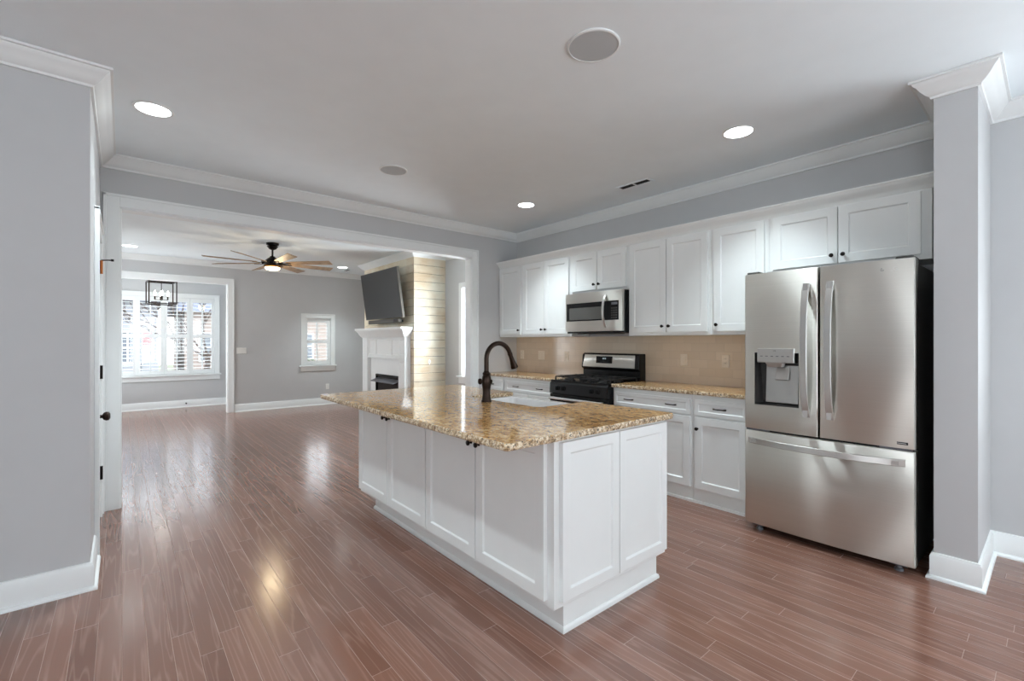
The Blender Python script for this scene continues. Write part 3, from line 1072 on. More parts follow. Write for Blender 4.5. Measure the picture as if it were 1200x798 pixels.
for y in (2.86, 2.94, 3.31, 3.395):
    b = B()
    mm = Fr((RXF - 0.0065, y, 0.832), (0, 1, 0), (-1, 0, 0))
    b.lathe([(0.024, 0), (0.024, 0.004), (0.019, 0.007), (0.018, 0.022), (0.015, 0.025)], mm @ Matrix.Rotation(-PI / 2, 4, 'X'), 18)
    b.box((-0.005, 0.018, -0.019), (0.005, 0.032, 0.019), mm)
    b.make('knob', 'black', cp, smooth=True)
m = Fr((RXF + 0.03, RY0, 0), (0, 1, 0), (-1, 0, 0))
wR = RY1 - RY0
b = B()
b.box((0.003, 0, 0.20), (wR - 0.003, 0.036, 0.768), m)
od = b.make('oven_door', 'black', rg, bevel=0.004)
b = B()
b.box((0.003, 0.036, 0.64), (wR - 0.003, 0.040, 0.69), m)
b.box((0.003, 0.036, 0.20), (wR - 0.003, 0.040, 0.28), m)
b.box((0.003, 0.036, 0.28), (0.06, 0.040, 0.64), m)
b.box((wR - 0.06, 0.036, 0.28), (wR - 0.003, 0.040, 0.64), m)
b.make('door_frame', 'steel', od)
B().box((0.06, 0.036, 0.28), (wR - 0.06, 0.038, 0.64), m).make('door_window', 'glassblack', od)
b = B()
b.tube([(0.03, 0.075, 0.728), (wR - 0.03, 0.075, 0.728)], 0.014, 12, m)
for x in (0.06, wR - 0.06):
    b.box((x - 0.012, 0.03, 0.718), (x + 0.012, 0.075, 0.738), m)
b.make('handle', 'steelb', od, smooth=True)
B().box((0.003, 0, 0.04), (wR - 0.003, 0.036, 0.19), m).make('drawer', 'steel', rg, bevel=0.004)
b = B()
for x in (RXF + 0.08, 4.0):
    for y in (RY0 + 0.05, RY1 - 0.05):
        b = B()
        b.lathe([(0.018, 0), (0.018, 0.01), (0.012, 0.032)], Matrix.Translation((x, y, 0)), 12)
        b.make('foot', 'rubber', rg)
# burners and grates
for x, y, r_ in ((3.64, 2.90, 0.045), (3.64, 3.36, 0.05), (3.88, 2.90, 0.04), (3.88, 3.36, 0.045), (3.76, 3.13, 0.05)):
    b = B()
    b.lathe([(r_ * 1.3, 0), (r_ * 1.25, 0.008), (r_, 0.01), (r_, 0.018), (r_ * 0.9, 0.022), (0.01, 0.024)], Matrix.Translation((x, y, 0.905)), 20)
    b.make('burner', 'iron', rg, smooth=True)
for ya, yb in ((RY0 + 0.02, RY0 + 0.26), (RY0 + 0.268, RY1 - 0.268), (RY1 - 0.26, RY1 - 0.02)):
    b = B()
    xa, xb, z = RXF + 0.065, 3.985, 0.945
    r_ = 0.0065
    for x in (xa, (xa + xb) / 2, xb):
        b.box((x - r_, ya, z - r_), (x + r_, yb, z + r_))
    for y in (ya, yb):
        b.box((xa, y - r_, z - r_), (xb, y + r_, z + r_))
    for cxb in (3.64, 3.88):
        b.box((cxb - 0.105, (ya + yb) / 2 - r_, z - r_), (cxb + 0.105, (ya + yb) / 2 + r_, z + r_ + 0.004))
        b.box((cxb - r_, ya, z - r_), (cxb + r_, yb, z + r_ + 0.004))
    for x in (xa, xb):
        for y in (ya, yb):
            b.box((x - r_, y - r_, 0.904), (x + r_, y + r_, z))
    b.make('grate', 'iron', rg, bevel=0.002)
# backguard
b = B()
b.loft([[(3.985, y, 0.905), (4.125, y, 0.905), (4.125, y, 1.19), (4.045, y, 1.19), (4.02, y, 1.175), (4.0, y, 1.03), (4.03, y, 1.01), (4.03, y, 0.95)] for y in (RY0 + 0.002, RY1 - 0.002)])
bg_ = b.make('backguard', 'black', rg, bevel=0.004)
b = B()
q = [(RY0 + 0.05, 1.04), (RY1 - 0.02, 1.04), (RY1 - 0.04, 1.174), (RY0 + 0.055, 1.174)]
b.loft([[(4.0 + 0.138 * (z - 1.03) - d, y, z) for y, z in q] for d in (-0.002, 0.005)])
sp_ = b.make('stainless_panel', 'steel', bg_, bevel=0.002)
b = B()
q = [(3.08, 1.082), (3.30, 1.082), (3.30, 1.158), (3.08, 1.158)]
b.loft([[(4.0 + 0.138 * (z - 1.03) - d, y, z) for y, z in q] for d in (0.004, 0.0075)])
ck = b.make('clock', 'glassblack', bg_, bevel=0.001)
b = B()
for k, y in enumerate((3.205, 3.19, 3.172)):
    q = [(y - 0.005, 1.125), (y + 0.005, 1.125), (y + 0.005, 1.142), (y - 0.005, 1.142)]
    b.loft([[(4.0 + 0.138 * (z - 1.03) - d, yy, z) for yy, z in q] for d in (0.0075, 0.008)])
b.make('digits', 'clock', ck)

# ================================================================== refrigerator
FY0, FY1, FXF, FH, FZ0, FSP = 0.515, 1.437, 3.375, 1.79, 0.05, 0.705
rf = thing('refrigerator', (3.75, 0.976, 0), 'stainless french-door refrigerator standing beside the grey pier', 'refrigerator')
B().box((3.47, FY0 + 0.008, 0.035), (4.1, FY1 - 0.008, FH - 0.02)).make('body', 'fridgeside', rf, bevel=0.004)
MIDY = 0.978


def fcurve(y):
    t = (y - FY0) / (FY1 - FY0) * 2 - 1
    return FXF - 0.016 + 0.016 * t * t


def fridge_front(name, y0, y1, z0, z1, hole=None):
    b = B()
    ys = sorted(set([y0, y0 + 0.006, y1 - 0.006, y1] + [y0 + (y1 - y0) * i / 10 for i in range(1, 10)] + (list(hole[:2]) if hole else [])))
    zs = sorted(set([z0, z0 + 0.006, z1 - 0.006, z1] + (list(hole[2:]) if hole else [])))

    def fn(y, z):
        e = 0.0
        if y in (y0, y1):
            e += 0.007
        if z in (z0, z1):
            e += 0.004
        return Vector((fcurve(y) + e, y, z))
    sk_ = (lambda y, z: hole[0] < y < hole[1] and hole[2] < z < hole[3]) if hole else None
    g = b.quadgrid(ys, zs, fn, sk_)
    xb = 3.455
    # sides and back
    ring = [g[i][0] for i in range(len(ys))] + [g[-1][j] for j in range(1, len(zs))] + [g[i][-1] for i in range(len(ys) - 2, -1, -1)] + [g[0][j] for j in range(len(zs) - 2, 0, -1)]
    back = [b.bm.verts.new(Vector((xb, v.co.y, v.co.z))) for v in ring]
    n = len(ring)
    for i in range(n):
        b.bm.faces.new((ring[i], ring[(i + 1) % n], back[(i + 1) % n], back[i]))
    b.bm.faces.new(back)
    return b.make(name, 'steel', rf, smooth=True)


HO = (1.09, 1.363, 0.885, 1.243)
ld = fridge_front('left_door', MIDY + 0.004, FY1, FSP + 0.008, FH, HO)
rd = fridge_front('right_door', FY0, MIDY - 0.004, FSP + 0.008, FH)
fd = fridge_front('freezer_drawer', FY0, FY1, FZ0, FSP - 0.006)
B().box((3.385, FY0 + 0.01, FSP - 0.006), (3.47, FY1 - 0.01, FSP + 0.008)).make('gasket', 'rubber', rf)
# handles: flat curved bars
for y, p_ in ((1.043, ld), (0.913, rd)):
    b = B()
    rings = []
    for i in range(25):
        t_ = -1 + i / 12
        z = 1.262 + t_ * 0.43
        d = 0.012 + 0.062 * (1 - abs(t_) ** 3)
        x = fcurve(y) - d
        rings.append([(x, y - 0.017, z), (x + 0.004, y - 0.02, z), (x + 0.014, y - 0.017, z), (x + 0.014, y + 0.017, z), (x + 0.004, y + 0.02, z), (x, y + 0.017, z)])
    b.loft(rings)
    for z in (0.86, 1.664):
        b.box((fcurve(y) - 0.03, y - 0.014, z - 0.025), (fcurve(y) + 0.004, y + 0.014, z + 0.025))
    b.make('handle', 'steelb', p_, smooth=True)
b = B()
rings = []
for i in range(25):
    t_ = -1 + i / 12
    y = 0.981 + t_ * 0.425
    d = 0.01 + 0.055 * (1 - abs(t_) ** 3)
    x = fcurve(y) - d
    z = 0.633
    rings.append([(x, y, z - 0.017), (x, y, z + 0.017), (x + 0.006, y, z + 0.021), (x + 0.014, y, z + 0.018), (x + 0.014, y, z - 0.018), (x + 0.006, y, z - 0.021)])
b.loft(rings)
for y in (0.60, 1.36):
    b.box((fcurve(y) - 0.03, y - 0.02, 0.622), (fcurve(y) + 0.004, y + 0.02, 0.644))
b.make('handle', 'steelb', fd, smooth=True)
# dispenser
y0, y1, z0, z1 = HO
b = B()
xf, xb = 3.36, 3.452
for f in (((xf, y0, z0), (xf, y1, z0), (xb, y1 - 0.02, z0 + 0.01), (xb, y0 + 0.02, z0 + 0.01)), ((xf, y0, z1), (xf, y1, z1), (xb, y1, z1), (xb, y0, z1)),
          ((xf, y0, z0), (xf, y0, z1), (xb, y0, z1), (xb, y0 + 0.02, z0 + 0.01)), ((xf, y1, z0), (xf, y1, z1), (xb, y1, z1), (xb, y1 - 0.02, z0 + 0.01)),
          ((xb, y0, z1), (xb, y1, z1), (xb, y1 - 0.02, z0 + 0.01), (xb, y0 + 0.02, z0 + 0.01))):
    b.bm.faces.new([b.bm.verts.new(Vector(c)) for c in f])
dp = b.make('dispenser_recess', 'darkgrey', ld)
b = B()
b.loft([[(3.43, y, 0.90), (3.438, y, 0.90), (3.452, y, 1.155), (3.444, y, 1.155)] for y in (y0 + 0.028, y1 - 0.045)])
b.make('back_plate', 'steelb', dp, bevel=0.002)
b = B()
b.box((3.345, y0 + 0.022, 1.176), (3.44, y1 - 0.022, 1.272))
pn = b.make('control_panel', 'steelb', dp, bevel=0.004)
mt = face_text((3.3446, 1.23, 1.256), (0, -1, 0), (-1, 0, 0))
text('lettering', 'LG', 0.014, mt, 'darkgrey', pn)
b = B()
for i in range(6):
    yy = y1 - 0.05 - i * 0.033
    b.box((3.3444, yy - 0.008, 1.217), (3.3452, yy + 0.008, 1.222))
b.make('lettering', 'mgrey', pn)
b = B()
b.loft([[(3.352, 1.292, 1.176), (3.42, 1.292, 1.176), (3.42, 1.185, 1.176), (3.352, 1.185, 1.176)], [(3.365, 1.28, 1.146), (3.42, 1.28, 1.146), (3.42, 1.197, 1.146), (3.365, 1.197, 1.146)]])
b.make('spout', 'steelb', dp, bevel=0.003)
b = B()
b.loft([[(3.405, y, 1.06), (3.414, y, 1.055), (3.444, y, 1.15), (3.434, y, 1.152)] for y in (1.168, 1.25)])
b.make('paddle', 'steelb', dp, bevel=0.003)
# logo, badge, hinges, feet
lx = fcurve(0.62) - 0.0006
b = B()
ml = Fr((lx, 0.66, 1.735), (0, -1, 0), (-1, 0, 0))
b.lathe([(0.013, 0), (0.013, 0.0008)], ml @ Matrix.Rotation(-PI / 2, 4, 'X'), 20)
lg = b.make('logo', 'plate', rd)
text('lettering', 'LG', 0.034, face_text((fcurve(0.60) - 0.0008, 0.608, 1.735), (0, -1, 0), (-1, 0, 0)), 'plate', rd)
b = B()
c_ = [(0.004, 0.0012, 0.006), (0.0, 0.0012, 0.006), (0.0, 0.0012, -0.005), (0.005, 0.0012, -0.005)]
b.tube([ml @ Vector((0.008 * math.cos(a), 0.0012, 0.008 * math.sin(a))) for a in [PI / 2 + i * 1.5 * PI / 10 for i in range(11)]], 0.0009, 6)
b.tube([ml @ Vector((x_, 0.0012, z_)) for x_, z_ in ((-0.001, 0.005), (-0.001, -0.003), (0.003, -0.003))], 0.0009, 6)
b.make('emblem', 'darkgrey', lg)
b = B()
b.box((fcurve(0.58) - 0.0008, 0.545, 0.735), (fcurve(0.58) + 0.002, 0.635, 0.75))
bd = b.make('badge', 'rubber', rd)
b = B()
b.box((fcurve(0.58) - 0.0013, 0.606, 0.7385), (fcurve(0.58) - 0.0006, 0.613, 0.7465))
b.box((fcurve(0.58) - 0.0013, 0.552, 0.7415), (fcurve(0.58) - 0.0006, 0.60, 0.7435))
b.make('lettering', 'plate', bd)
for y in (FY0 + 0.05, FY1 - 0.05):
    b = B()
    b.box((3.39, y - 0.04, FH - 0.02), (3.55, y + 0.04, FH + 0.016))
    b.make('hinge_cover', 'fridgeside', rf, bevel=0.006)
for ya in (FY0 + 0.012, FY1 - 0.16):
    B().box((3.378, ya, FSP - 0.004), (3.46, ya + 0.148, FSP + 0.006)).make('drawer_hinge', 'mgrey', rf)
for y in (FY0 + 0.08, FY1 - 0.08):
    b = B()
    b.lathe([(0.022, 0), (0.022, 0.012), (0.014, 0.014), (0.014, 0.05)], Matrix.Translation((3.43, y, 0)), 14)
    b.box((3.415, y - 0.04, 0.03), (3.5, y + 0.04, 0.05))
    b.make('foot', 'mgrey', rf)
for y in (FY0 + 0.08, FY1 - 0.08):
    b = B()
    b.lathe([(0.025, 0), (0.025, 0.036)], Matrix.Translation((4.0, y, 0)), 12)
    b.make('foot', 'rubber', rf)

# ================================================================== ceiling fittings


BEAM = 140.0


def can_light(x, y, label, r=0.092):
    t = thing('recessed_downlight', (x, y, CEIL), label, 'downlight', 'recessed ceiling lights')
    m = Matrix.Translation((x, y, CEIL))
    b = B()
    b.lathe([(r + 0.014, 0.0), (r + 0.012, -0.004), (r + 0.002, -0.006), (r - 0.002, -0.004), (r - 0.002, -0.001)], m, 32, cap=False)
    b.make('trim_ring', 'trim', t, smooth=True)
    B().lathe([(0.001, -0.003), (r - 0.001, -0.003), (r - 0.001, -0.0005), (0.001, -0.0005)], m, 32).make('lens', 'lens', t)
    l = bpy.data.lights.new('downlight_beam', 'SPOT')
    l.energy, l.spot_size, l.spot_blend, l.shadow_soft_size, l.color = BEAM, math.radians(102), 0.9, 0.07, (0.88, 1.0, 1.05)
    lo = bpy.data.objects.new('downlight_beam', l)
    lo.location = (x, y, CEIL - 0.012)
    COL.objects.link(lo)
    par(lo, t)
    return t


can_light(0.15, 3.65, 'round lit recessed light over the floor by the left wall')
can_light(0.15, -0.8, 'added unseen recessed light behind the camera on the pantry side')  # added out of view to brighten the floor and its bounce
can_light(3.26, -0.8, 'added unseen recessed light behind the camera on the fridge side')  # second added lamp out of view, for more floor light
can_light(0.15, 1.43, 'round lit recessed light above the floor nearest the camera')
can_light(3.26, 1.43, 'round lit recessed light over the fridge side of the kitchen')
can_light(3.28, 3.65, 'round lit recessed light in the ceiling near the range', 0.085)
can_light(0.09, 9.09, 'round lit recessed light in the living room ceiling above the front window')
can_light(3.30, 9.05, 'round lit recessed light in the living room ceiling beside the television')
for x, y, lab in ((1.765, 1.47, 'large round ceiling speaker grille above the near end of the island'), (1.752, 3.628, 'round ceiling speaker grille above the far end of the island')):
    t = thing('ceiling_speaker', (x, y, CEIL), lab, 'speaker', 'round ceiling speakers')
    m = Matrix.Translation((x, y, CEIL))
    r_ = 0.128 if y < 2 else 0.115
    B().lathe([(r_, 0), (r_, -0.006), (r_ - 0.004, -0.009), (r_ - 0.009, -0.009), (r_ - 0.009, -0.006)], m, 40, cap=False).make('bezel', 'trim', t, smooth=True)
    B().lathe([(r_ - 0.008, -0.001), (r_ - 0.008, -0.0065), (r_ * 0.6, -0.0072), (0.001, -0.0075)], m, 40).make('grille', 'speaker', t, smooth=True)
for x, y, l_, lab in ((3.608, 2.52, 0.36, 'white ceiling air register with two dark openings above the cabinets'), (3.50, 9.34, 0.26, 'small dark air register in the living room ceiling')):
    t = thing('ceiling_vent', (x, y, CEIL), lab, 'vent', 'ceiling air registers')
    b = B()
    w_ = 0.11
    for xa, xb, ya, yb in ((-w_ / 2, -w_ / 2 + 0.02, -l_ / 2, l_ / 2), (w_ / 2 - 0.02, w_ / 2, -l_ / 2, l_ / 2), (-w_ / 2 + 0.02, w_ / 2 - 0.02, -l_ / 2, -l_ / 2 + 0.03), (-w_ / 2 + 0.02, w_ / 2 - 0.02, l_ / 2 - 0.03, l_ / 2), (-w_ / 2 + 0.02, w_ / 2 - 0.02, -0.008, 0.008)):
        b.box((x + xa, y + ya, CEIL - 0.008), (x + xb, y + yb, CEIL))
    b.make('frame', 'ceiling', t, bevel=0.003)
    B().box((x - w_ / 2 + 0.02, y - l_ / 2 + 0.03, CEIL - 0.002), (x + w_ / 2 - 0.02, y + l_ / 2 - 0.03, CEIL - 0.0005)).make('duct', 'dark', t)
    b = B()
    for i in range(3):
        xx = x - 0.02 + i * 0.02
        b.box((xx - 0.001, y - l_ / 2 + 0.03, CEIL - 0.007), (xx + 0.001, y + l_ / 2 - 0.03, CEIL - 0.002))
    b.make('slats', 'darkgrey', t)

# ceiling fan
hx, hy = 1.70, 7.50
fn_ = thing('ceiling_fan', (hx, hy, CEIL), 'eight-blade wood and dark bronze ceiling fan with lit bowl in the living room', 'ceiling fan')
T = Matrix.Translation
B().lathe([(0.085, 0), (0.085, -0.025), (0.06, -0.034), (0.075, -0.05), (0.05, -0.085), (0.02, -0.1)], T((hx, hy, CEIL)), 24).make('canopy', 'dknob', fn_, smooth=True)
B().tube([(hx, hy, CEIL - 0.09), (hx, hy, 2.56)], 0.013, 12).make('downrod', 'dknob', fn_)
B().lathe([(0.03, 0.12), (0.045, 0.10), (0.07, 0.085), (0.105, 0.05), (0.115, 0.03), (0.115, 0.0), (0.10, -0.02)], T((hx, hy, 2.455)), 28).make('motor_housing', 'dknob', fn_, smooth=True)
B().lathe([(0.118, 0.0), (0.12, -0.02), (0.108, -0.03), (0.1, -0.03)], T((hx, hy, 2.44)), 28).make('light_ring', plain('aged_brass', (120, 82, 40), 0.35, 0.8), fn_, smooth=True)
B().lathe([(0.1, 0.0), (0.097, -0.02), (0.075, -0.035), (0.04, -0.043), (0.001, -0.045)], T((hx, hy, 2.412)), 28).make('light_bowl', 'fanglow', fn_, smooth=True)
fl_ = bpy.data.lights.new('fan_lamp', 'POINT')
fl_.energy, fl_.color, fl_.shadow_soft_size = 9, (1.0, 0.78, 0.5), 0.09
flo = bpy.data.objects.new('fan_lamp', fl_)
flo.location = (hx, hy, 2.25)
COL.objects.link(flo)
par(flo, fn_)
for k in range(8):
    a = math.radians(3 + 45 * k)
    m = T((hx, hy, 2.475)) @ Matrix.Rotation(a, 4, 'Z') @ Matrix.Rotation(math.radians(-14), 4, 'X')
    b = B()
    b.loft([[(x, -w_, -0.004), (x, w_, -0.004), (x, w_, 0.004), (x, -w_, 0.004)] for x, w_ in ((0.21, 0.040), (0.3, 0.048), (0.6, 0.060), (0.80, 0.066), (0.875, 0.066))], m)
    for v in b.bm.verts:
        pass
    bl = b.make('blade', 'blade', fn_, bevel=0.002)
    b = B()
    b.box((0.09, -0.016, -0.012), (0.27, 0.016, -0.004), m)
    b.box((0.09, -0.022, -0.012), (0.15, 0.022, 0.012), m)
    b.make('blade_iron', 'dknob', bl, bevel=0.002)

# dining lantern
lx_, ly_, lz0, lz1, lh = 0.55, 10.6, 2.005, 2.41, 0.2
ln = thing('lantern_pendant', (lx_, ly_, CEIL), 'open box lantern pendant with lit candle bulbs in the dining bay', 'pendant light')
RZ = T((lx_, ly_, 0)) @ Matrix.Rotation(math.radians(4), 4, 'Z')
b = B()
e = 0.009
for sx in (-1, 1):
    for sy in (-1, 1):
        b.box((sx * lh - e, sy * lh - e, lz0), (sx * lh + e, sy * lh + e, lz1), RZ)
for z in (lz0, lz1):
    for s_ in (-1, 1):
        b.box((-lh - e, s_ * lh - e, z - e), (lh + e, s_ * lh + e, z + e), RZ)
        b.box((s_ * lh - e, -lh, z - e), (s_ * lh + e, lh, z + e), RZ)
b.box((-lh, -e, lz1 - e), (lh, e, lz1 + e), RZ)
b.make('cage', 'bronze', ln)
b = B()
b.tube([(lx_, ly_, CEIL - 0.02), (lx_, ly_, lz0 + 0.07)], 0.006, 8)
b.lathe([(0.05, 0), (0.05, -0.015), (0.02, -0.025)], T((lx_, ly_, CEIL)), 18)
b.make('stem', 'bronze', ln)
b = B()
b.lathe([(0.006, -0.012), (0.035, 0.0), (0.03, 0.008), (0.006, 0.012)], T((lx_, ly_, lz0 + 0.075)), 14)
spots = [(0.095 * math.cos(a), 0.095 * math.sin(a)) for a in [math.radians(4 + 90 * k) for k in range(4)]]
for dx, dy in spots:
    b.tube([(lx_, ly_, lz0 + 0.075), (lx_ + dx, ly_ + dy, lz0 + 0.075), (lx_ + dx, ly_ + dy, lz0 + 0.082)], 0.005, 6)
    b.lathe([(0.016, 0.0), (0.011, 0.006), (0.011, 0.07)], T((lx_ + dx, ly_ + dy, lz0 + 0.08)), 10)
b.make('candle_arms', 'bronze', ln)
for dx, dy in spots:
    B().lathe([(0.012, 0), (0.019, 0.02), (0.021, 0.035), (0.016, 0.06), (0.006, 0.085), (0.001, 0.095)], T((lx_ + dx, ly_ + dy, lz0 + 0.15)), 12).make('bulb', 'bulb', ln, smooth=True)

# ================================================================== fireplace
ch = thing('wall_chimney', (cx, cy0, 0), 'pale shiplap-clad chimney breast in the living room', 'chimney breast', kind='structure')
B().box((cx + 0.02, cy0 + 0.02, 0), (XR, cy1 - 0.02, CEIL)).make('core', 'dark', ch)
b = B()
z = 0.0
while z < CEIL - 0.001:
    z1 = min(z + 0.129, CEIL)
    b.box((cx, cy0, z), (cx + 0.02, cy1, z1))
    b.box((cx + 0.02, cy0, z), (XR, cy0 + 0.02, z1))
    b.box((cx + 0.02, cy1 - 0.02, z), (XR, cy1, z1))
    z += 0.1345
b.make('shiplap', 'shiplap', ch, bevel=0.0015)

mp = thing('fireplace_mantel', (3.45, 7.6, 0), 'white panelled fireplace mantel against the shiplap chimney', 'mantel')
PX, PY0, PY1 = 3.45, 6.745, 8.435
b = B()
b.box((3.338, 6.655, 1.515), (cx, 8.535, 1.553))
b.make('shelf', 'trim', mp, bevel=0.004)
prof = [(0.0, 1.385), (0.012, 1.385), (0.016, 1.40), (0.03, 1.41), (0.05, 1.44), (0.07, 1.48), (0.085, 1.495), (0.092, 1.515), (0.0, 1.515)]
b = B()
b.sweep([(cx, PY1), (PX, PY1), (PX, PY0), (cx, PY0)], [(-o, z) for o, z in prof])
b.make('bed_moulding', 'trim', mp, smooth=True)
pw_ = 0.22
for ya in (PY0, PY1 - pw_):
    b = B()
    m = Fr((cx, ya, 0), (0, 1, 0), (-1, 0, 0))
    d = cx - PX
    b.box((0, 0, 0), (pw_, d, 0.16), m)
    b.loft([[(0, 0, 0.16), (pw_, 0, 0.16), (pw_, d - 0.012, 0.16), (0, d - 0.012, 0.16)], [(0, 0, 1.03), (pw_, 0, 1.03), (pw_, d - 0.012, 1.03), (0, d - 0.012, 1.03)]], m)
    b.shaker(Fr((PX + 0.012, ya, 0.16), (0, 1, 0), (-1, 0, 0)), pw_, 0.86, 0.012, 0.04, 0.01)
    b.box((0, 0, 1.02), (pw_, d, 1.06), m)
    b.shaker(Fr((PX + 0.012, ya, 1.06), (0, 1, 0), (-1, 0, 0)), pw_, 0.325, 0.012, 0.04, 0.01)
    b.box((0, 0, 1.06), (pw_, d - 0.012, 1.39), m)
    b.make('pilaster', 'trim', mp, bevel=0.003)
b = B()
b.box((3.485, PY0 + pw_, 1.02), (cx, PY1 - pw_, 1.39))
wF = (PY1 - PY0 - 2 * pw_)
for f0, f1 in ((0.0, 0.25), (0.25, 0.75), (0.75, 1.0)):
    b.shaker(Fr((3.485, PY0 + pw_ + f0 * wF, 1.055), (0, 1, 0), (-1, 0, 0)), (f1 - f0) * wF, 0.33, 0.02, 0.035, 0.015)
b.box((3.455, PY0 + pw_, 1.02), (3.485, PY1 - pw_, 1.055))
b.make('frieze', 'trim', mp, bevel=0.003)
FB = (7.03, 7.97, 0.74)
b = B()
b.box((3.515, PY0 + pw_, 0), (cx, FB[0], 1.02))
b.box((3.515, FB[1], 0), (cx, PY1 - pw_, 1.02))
b.box((3.515, FB[0], FB[2]), (cx, FB[1], 1.02))
b.make('surround', 'trim', mp)
fb = thing('gas_firebox', (3.53, 7.5, 0.1), 'black gas firebox with a grey metal hood inside the mantel', 'firebox')
b = B()
b.box((3.53, FB[0] + 0.003, 0.06), (3.553, FB[1] - 0.003, FB[2] - 0.003))
b.make('back_panel', 'firebox', fb)
b = B()
for ya, yb, za, zb in ((FB[0] + 0.003, FB[0] + 0.03, 0.06, FB[2] - 0.003), (FB[1] - 0.03, FB[1] - 0.003, 0.06, FB[2] - 0.003), (FB[0] + 0.03, FB[1] - 0.03, FB[2] - 0.035, FB[2] - 0.003), (FB[0] + 0.03, FB[1] - 0.03, 0.06, 0.1)):
    b.box((3.50, ya, za), (3.53, yb, zb))
b.make('frame', 'black', fb)
b = B()
b.loft([[(3.53, y, 0.655), (3.53, y, 0.675), (3.40, y, 0.625), (3.40, y, 0.61)] for y in (FB[0] + 0.02, FB[1] - 0.02)])
b.make('hood', 'mgrey', fb, bevel=0.002)

# television and soundbar
tvm = T((3.36, 7.43, 2.105)) @ Matrix.Rotation(math.radians(-7.5), 4, 'Y')
tv = thing('television', (3.36, 7.43, 1.70), 'large flat television tilted down on the shiplap chimney', 'television')
hw, hh = 0.715, 0.405
B().box((-0.012, -hw, -hh), (0.03, hw, hh), tvm).make('bezel', 'tvf', tv, bevel=0.004)
B().box((-0.0135, -hw + 0.01, -hh + 0.014), (-0.011, hw - 0.01, hh - 0.01), tvm).make('screen', 'tv', tv)
B().box((0.03, -0.35, -0.25), (0.06, 0.35, 0.2), tvm).make('back_shell', 'rubber', tv, bevel=0.01)
b = B()
for y in (7.25, 7.6):
    b.box((3.42, y - 0.02, 1.86), (cx - 0.002, y + 0.02, 1.9))
    b.box((3.40, y - 0.02, 2.28), (cx - 0.002, y + 0.02, 2.32))
b.box((cx - 0.03, 7.15, 1.82), (cx - 0.002, 7.7, 2.36))
b.make('bracket', 'rubber', tv)
sb = thing('soundbar', (3.43, 7.35, 1.62), 'slim grey soundbar mounted under the television', 'soundbar')
b = B()
b.box((3.385, 6.84, 1.622), (3.455, 8.02, 1.69))
b.make('enclosure', 'tvf', sb, bevel=0.01)
B().box((3.455, 7.0, 1.64), (cx, 7.2, 1.675)).make('bracket', 'rubber', sb)
B().box((3.383, 6.86, 1.63), (3.386, 7.0, 1.682)).make('end_grille', 'rubber', sb)

# ================================================================== plates and small fittings


def plate(name, m, label, cat, mat, gangs, kind, group=None):
    """m: centre on the wall, (along, outward, up)"""
    o = m @ Vector((0, 0, 0))
    t = thing(name, o, label, cat, group)
    w_ = 0.07 + 0.046 * (gangs - 1)
    b = B()
    b.loft([[(-w_ / 2, 0, -0.057), (w_ / 2, 0, -0.057), (w_ / 2, 0, 0.057), (-w_ / 2, 0, 0.057)], [(-w_ / 2, 0.003, -0.057), (w_ / 2, 0.003, -0.057), (w_ / 2, 0.003, 0.057), (-w_ / 2, 0.003, 0.057)],
            [(-w_ / 2 + 0.004, 0.006, -0.053), (w_ / 2 - 0.004, 0.006, -0.053), (w_ / 2 - 0.004, 0.006, 0.053), (-w_ / 2 + 0.004, 0.006, 0.053)]], m)
    b.make('cover_plate', mat, t)
    for g in range(gangs):
        x = (g - (gangs - 1) / 2) * 0.046
        b = B()
        if kind == 'switch':
            b.loft([[(x - 0.016, 0.006, -0.033), (x + 0.016, 0.006, -0.033), (x + 0.016, 0.006, 0.033), (x - 0.016, 0.006, 0.033)], [(x - 0.015, 0.0075, -0.032), (x + 0.015, 0.0075, -0.032), (x + 0.015, 0.011, 0.032), (x - 0.015, 0.011, 0.032)]], m)
            b.make('rocker', mat, t)
        else:
            for zz in (-0.02, 0.02):
                b.lathe([(0.0165, 0), (0.0165, 0.002), (0.015, 0.0028)], m @ T((x, 0.006, zz)) @ Matrix.Rotation(-PI / 2, 4, 'X'), 16)
            rc = b.make('receptacle', mat, t)
            b = B()
            for zz in (-0.02, 0.02):
                b.box((x - 0.007, 0.0088, zz - 0.002), (x - 0.005, 0.0092, zz + 0.007), m)
                b.box((x + 0.005, 0.0088, zz - 0.002), (x + 0.007, 0.0092, zz + 0.007), m)
            b.make('slots', 'slot', rc)
    return t


def ms(y, z):
    return Fr((XR - 0.009, y, z), (0, 1, 0), (-1, 0, 0))


plate('electrical_outlet', ms(4.675, 1.141), 'cream outlet on the backsplash nearest the opening wall', 'outlet', 'cream', 1, 'outlet', 'backsplash plates')
plate('switch_plate', ms(4.30, 1.141), 'cream double switch plate on the backsplash left of the range', 'light switch', 'cream', 2, 'switch', 'backsplash plates')
plate('electrical_outlet', ms(3.86, 1.141), 'cream outlet on the backsplash just left of the range', 'outlet', 'cream', 1, 'outlet', 'backsplash plates')
plate('switch_plate', ms(2.326, 1.141), 'cream single switch plate on the backsplash right of the range', 'light switch', 'cream', 1, 'switch', 'backsplash plates')
plate('electrical_outlet', ms(1.925, 1.141), 'cream outlet on the backsplash nearest the fridge', 'outlet', 'cream', 1, 'outlet', 'backsplash plates')
plate('switch_plate', Fr((1.712, YF, 1.145), (1, 0, 0), (0, -1, 0)), 'white triple switch plate beside the dining bay opening', 'light switch', 'plate', 3, 'switch')
plate('electrical_outlet', Fr((3.29, YF, 0.375), (1, 0, 0), (0, -1, 0)), 'white outlet low on the wall under the small window', 'outlet', 'plate', 1, 'outlet')
B_ = thing('gas_key_plate', (3.82, cy0, 1.0), 'small white ornate key plate on the pale side of the chimney', 'key plate')
